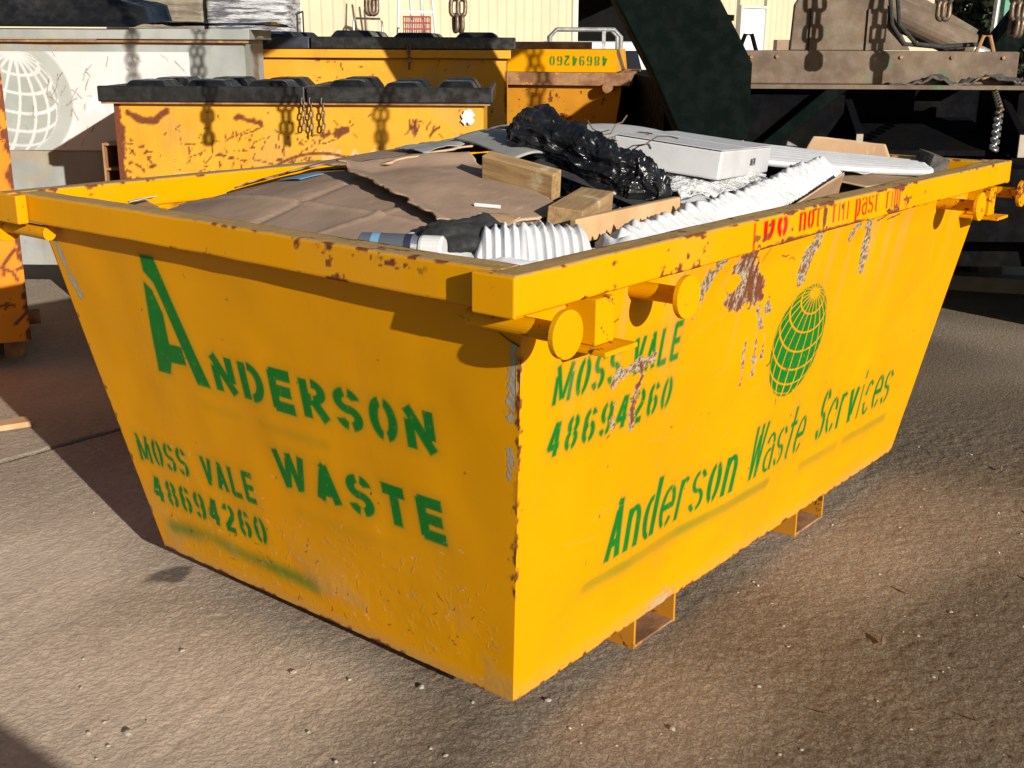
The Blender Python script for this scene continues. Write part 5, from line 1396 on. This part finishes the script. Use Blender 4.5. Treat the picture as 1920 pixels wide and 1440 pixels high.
MB().box(lx(5.12), lx(5.36), -.06, -.035, 2.12, 2.26).build('small_sign', DARKN, SHED)
# brown carton standing by the door
BC = yempty('brown_box', 6.75, 29.2, 'brown box standing beside the white shed door', 'box')
MB().box(6.33, 6.62, 29.1, 29.5, 0, 1.68).build('box_body', CARD, BC, bevel=.01)
MB().box(6.63, 6.86, 29.1, 29.5, 0, 1.68).build('box_side', GREYB, BC, bevel=.01)
# wrapped pallets
for k, (s0, s1, t, m, lb) in enumerate(((-5.60, -4.42, 17.5, WRAPT, 'tan stretch-wrapped pallet stack behind the grey bin'), (-4.40, -3.22, 17.3, WRAPS, 'silvery stretch-wrapped pallet stack left of the green roller door'))):
    pr = yempty('wrapped_pallet', (s0 + s1) / 2, t + .6, lb, 'pallet', 'stretch-wrapped pallet stacks')
    n = (50, 60)
    Th, Zz = np.meshgrid(np.linspace(0, 2 * math.pi, 160, endpoint=False), np.linspace(.14, 2.5, 60), indexing='ij')
    c, s = np.cos(Th), np.sin(Th)
    rr = (np.abs(c) ** 10 + np.abs(s) ** 10) ** (-.1)
    bump_ = (ridged(Th * 3, Zz * 5, o=3, seed=820 + k) - .5) * .06
    X = (rr + bump_) * c * (s1 - s0) / 2; Y = (rr + bump_) * s * .58
    i, j = np.meshgrid(np.arange(160), np.arange(59), indexing='ij')
    a = (i * 60 + j).ravel(); b = (((i + 1) % 160) * 60 + j).ravel()
    V = np.stack([X, Y, Zz], -1).reshape(-1, 3)
    mesh_obj('wrapped_load', V, np.stack([a, b, b + 1, a + 1], 1), m, pr, True)
    MB().box(s0, s1, t, t + 1.2, 2.5, 2.52).build('top_sheet', m, pr)
    MB().box(s0, s1, t, t + 1.2, .11, .135).box(s0, s0 + .1, t, t + 1.2, 0, .109).box(s1 - .1, s1, t, t + 1.2, 0, .109).build('pallet_base', TIMBERY, pr)
# black wire rack before the roller door
g = MB()
RK = yempty('wire_rack', -3.55, 17.9, 'black wire rack leaning before the green roller door', 'rack')
for k in range(7):
    a = -3.62 + k * .085
    g.tube([(a, 17.9, 0), (a, 17.9, 1.80 + .035 * k)], .012, 6)
for z in (.5, 1.0, 1.5):
    g.tube([(-3.62, 17.9, z), (-3.11, 17.9, z + .02)], .012, 6)
g.tube([(-3.62, 17.9, 1.80), (-3.11, 17.9, 2.01)], .014, 6)
g.build('wire_frame', RUBBER, RK)
# step ladder and red crate
LD = yempty('step_ladder', -1.55, 20, 'white step ladder standing open before the cream shed', 'ladder')
for (a, b) in (((-1.98, 19.8, 0), (-1.86, 20.0, 2.9)), ((-1.12, 19.8, 0), (-1.40, 20.0, 2.9)), ((-1.62, 20.6, 0), (-1.74, 20.05, 2.9)), ((-1.44, 20.6, 0), (-1.56, 20.05, 2.9))):
    MB().tube([a, b], .024, 8).build('leg', WHITEM, LD)
for z in (.3, .75, 1.2, 1.62, 2.06, 2.5):
    f = z / 2.9
    MB().box(-1.98 + .12 * f, -1.12 - .28 * f, 19.78 + .2 * f, 19.86 + .2 * f, z - .018, z + .018).build('step', WHITEM, LD)
RC = yempty('red_crate', -1.62, 19.2, 'dark red mesh crate on a stand before the cream shed', 'crate')
g = MB()
s0, s1, t0, t1, z0, z1 = -1.74, -1.34, 19.1, 19.45, 1.60, 1.97
for k in range(8):
    a = s0 + (s1 - s0) * k / 7
    g.box(a - .008, a + .008, t0, t0 + .012, z0, z1).box(a - .008, a + .008, t1 - .012, t1, z0, z1)
for k in range(5):
    z = z0 + (z1 - z0) * k / 4
    g.box(s0 - .01, s1 + .01, t0 - .003, t0 + .009, z - .01, z + .01).box(s0 - .01, s1 + .01, t1 - .009, t1 + .003, z - .01, z + .01)
g.box(s0, s1, t0, t1, z0 - .02, z0 - .012)
g.build('mesh_basket', REDM, RC)
MB().box(s0, s1, t0, t1, 0, z0 - .021).build('stand', GREYB, RC)
HR = yempty('pipe_hurdle', -2.55, 21.4, 'grey pipe hurdle standing before the cream shed wall', 'hurdle')
MB().tube([(-2.83, 21.4, 0), (-2.83, 21.4, 1.93), (-2.80, 21.4, 1.98), (-2.36, 21.4, 1.97), (-2.33, 21.4, 1.92), (-2.30, 21.4, 0)], .02, 8).build('pipe_frame', PIPE, HR)

# ------------------------------------------------------------------ dark trees beyond the yard
def leaf_cloud(cx, cy, cz, rx, rz, n, seed):
    r = np.random.default_rng(seed)
    u = r.normal(size=(n, 3)); u /= np.linalg.norm(u, axis=1)[:, None]
    rad = r.uniform(.35, 1, n) ** .5
    cl = .75 + .5 * vnoise(u[:, 0] * 3 + 5, u[:, 1] * 3 + 5, u[:, 2] * 3 + 5, seed)
    P = u * (rad * cl)[:, None] * np.array((rx, rx, rz)) + np.array((cx, cy, cz))
    a = r.normal(size=(n, 3)); a /= np.linalg.norm(a, axis=1)[:, None]
    b = np.cross(a, r.normal(size=(n, 3))); b /= np.linalg.norm(b, axis=1)[:, None]
    s = r.uniform(.10, .22, n)[:, None]
    V = np.stack([P - a * s, P + b * s * .6, P + a * s, P - b * s * .6], 1).reshape(-1, 3)
    return V, np.arange(4 * n).reshape(-1, 4)
for k, (s, t, hgt, rx) in enumerate(((16.3, 36.5, 7.5, 2.6), (19.5, 39, 8.5, 3.2), (23.5, 42, 8.0, 3.2), (17.5, 44, 9.0, 3.4))):
    tr = yempty('evergreen_tree', s, t, ['dark evergreen tree next to the end of the cream shed', 'dark evergreen tree standing second from the cream shed', 'dark evergreen tree standing farthest from the cream shed', 'tall dark evergreen tree behind the others past the shed'][k], 'tree', 'dark trees beyond the yard')
    MB().tube([(s, t, 0), (s + .1, t, 1.6), (s, t, hgt * .8)], [.24, .19, .05], 10).build('trunk', BARK, tr)
    V, F = leaf_cloud(0, 0, hgt * .52, rx, hgt * .5, 9000, 900 + k)
    mesh_obj('crown', V, F, LEAFM, tr)

# ------------------------------------------------------------------ small things on the ground
def pebble_mesh(seed):
    bm = bmesh.new()
    bmesh.ops.create_icosphere(bm, subdivisions=2, radius=1)
    r = random.Random(seed)
    sc = (r.uniform(.8, 1.2), r.uniform(.6, 1.0), r.uniform(.5, .8))
    for v in bm.verts:
        n = 1 + .28 * (vnoise(np.array([v.co.x * 1.6 + seed]), np.array([v.co.y * 1.6]), np.array([v.co.z * 1.6]), seed)[0] - .5) * 2
        v.co = Vector((v.co.x * sc[0], v.co.y * sc[1], v.co.z * sc[2])) * n
    me = bpy.data.meshes.new('pebble')
    bm.to_mesh(me); bm.free()
    me.materials.append(STONE)
    return me
pms = [pebble_mesh(k) for k in range(5)]
spots = [(-.30, .95, .017), (-.36, 1.02, .010), (.14, .86, .012), (.30, .55, .014), (-.26, 1.22, .009), (.02, 1.18, .010), (-.62, 1.48, .009), (.46, .26, .011), (.33, .40, .009), (-.02, .62, .008), (-.35, .60, .008), (-.06, .48, .009), (.12, .30, .009),
         (.86, -.12, .010), (1.20, -.02, .010), (.55, -.05, .012), (-.75, 1.3, .007), (-.42, .72, .008), (.62, -.30, .008), (1.7, -.1, .009)]
for k, (x, y, r_) in enumerate(spots):
    o = bpy.data.objects.new('pebble', pms[k % 5])
    COL.objects.link(o)
    r_ *= .68
    o.location = (x, y, r_ * .35); o.scale = (r_, r_, r_)
    o.rotation_euler = (0, 0, rng.uniform(0, 6))
    tag(o, 'small pale pebble lying on the dusty ground around the lettered skip', 'pebble', 'pebbles scattered on the ground')
Vs, Fs = [], []
base = np.array([v.co[:] for v in pms[0].vertices]); tri = np.array([p.vertices[:] for p in pms[0].polygons])
cnt = 0
for k in range(300):
    s, t = rng.uniform(-1.5, 2.3), rng.uniform(1.6, 4.6)
    p = yw(s, t)
    if A_ - .05 < p.x < L and B_ < p.y < W:
        continue
    r_ = rng.uniform(.0018, .0055)
    a = rng.uniform(0, 6)
    q = base * r_
    q = np.stack([q[:, 0] * math.cos(a) - q[:, 1] * math.sin(a) + p.x, q[:, 0] * math.sin(a) + q[:, 1] * math.cos(a) + p.y, q[:, 2] + r_ * .4], 1)
    Vs.append(q); Fs.append(tri + cnt * len(base)); cnt += 1
o = mesh_obj('loose_grit', np.vstack(Vs), np.vstack(Fs), STONE, None, False)
tag(o, 'fine pale grit scattered over the dusty ground', 'grit', kind='stuff')
for k, (x, y, a) in enumerate(((1.28, -.28, .3), (1.62, -.22, 1.2), (1.95, -.5, .8), (.84, -.32, 2.2), (2.5, -.35, .5), (1.05, -.62, 1.9), (2.9, -.1, .2))):
    n = 8
    V = []
    for i in range(n + 1):
        u = i / n
        w = .006 * math.sin(math.pi * min(1, u * .95 + .03))
        V += [(u * .034 - .017, -w, .006 + .008 * u * u), (u * .034 - .017, w, .009 + .010 * u * u)]
    o = mesh_obj('dry_leaf', V, [(2 * i, 2 * i + 2, 2 * i + 3, 2 * i + 1) for i in range(n)], LEAFD, None, True, solid=.001, loc=(x, y, .002))
    o.rotation_euler = (0, 0, a)
    tag(o, 'curled brown dry leaf on the asphalt by the fork pockets', 'leaf', 'dry leaves on the asphalt')
o = beam('timber_offcut', (.42, 3.42, .022), (.76, 3.30, .022), .09, .025, TIMBERY, 'pale board offcut lying on the ground left of the skip')

for o in bpy.data.objects:
    for k in ('_s', '_t', '_z'):
        if k in o:
            del o[k]
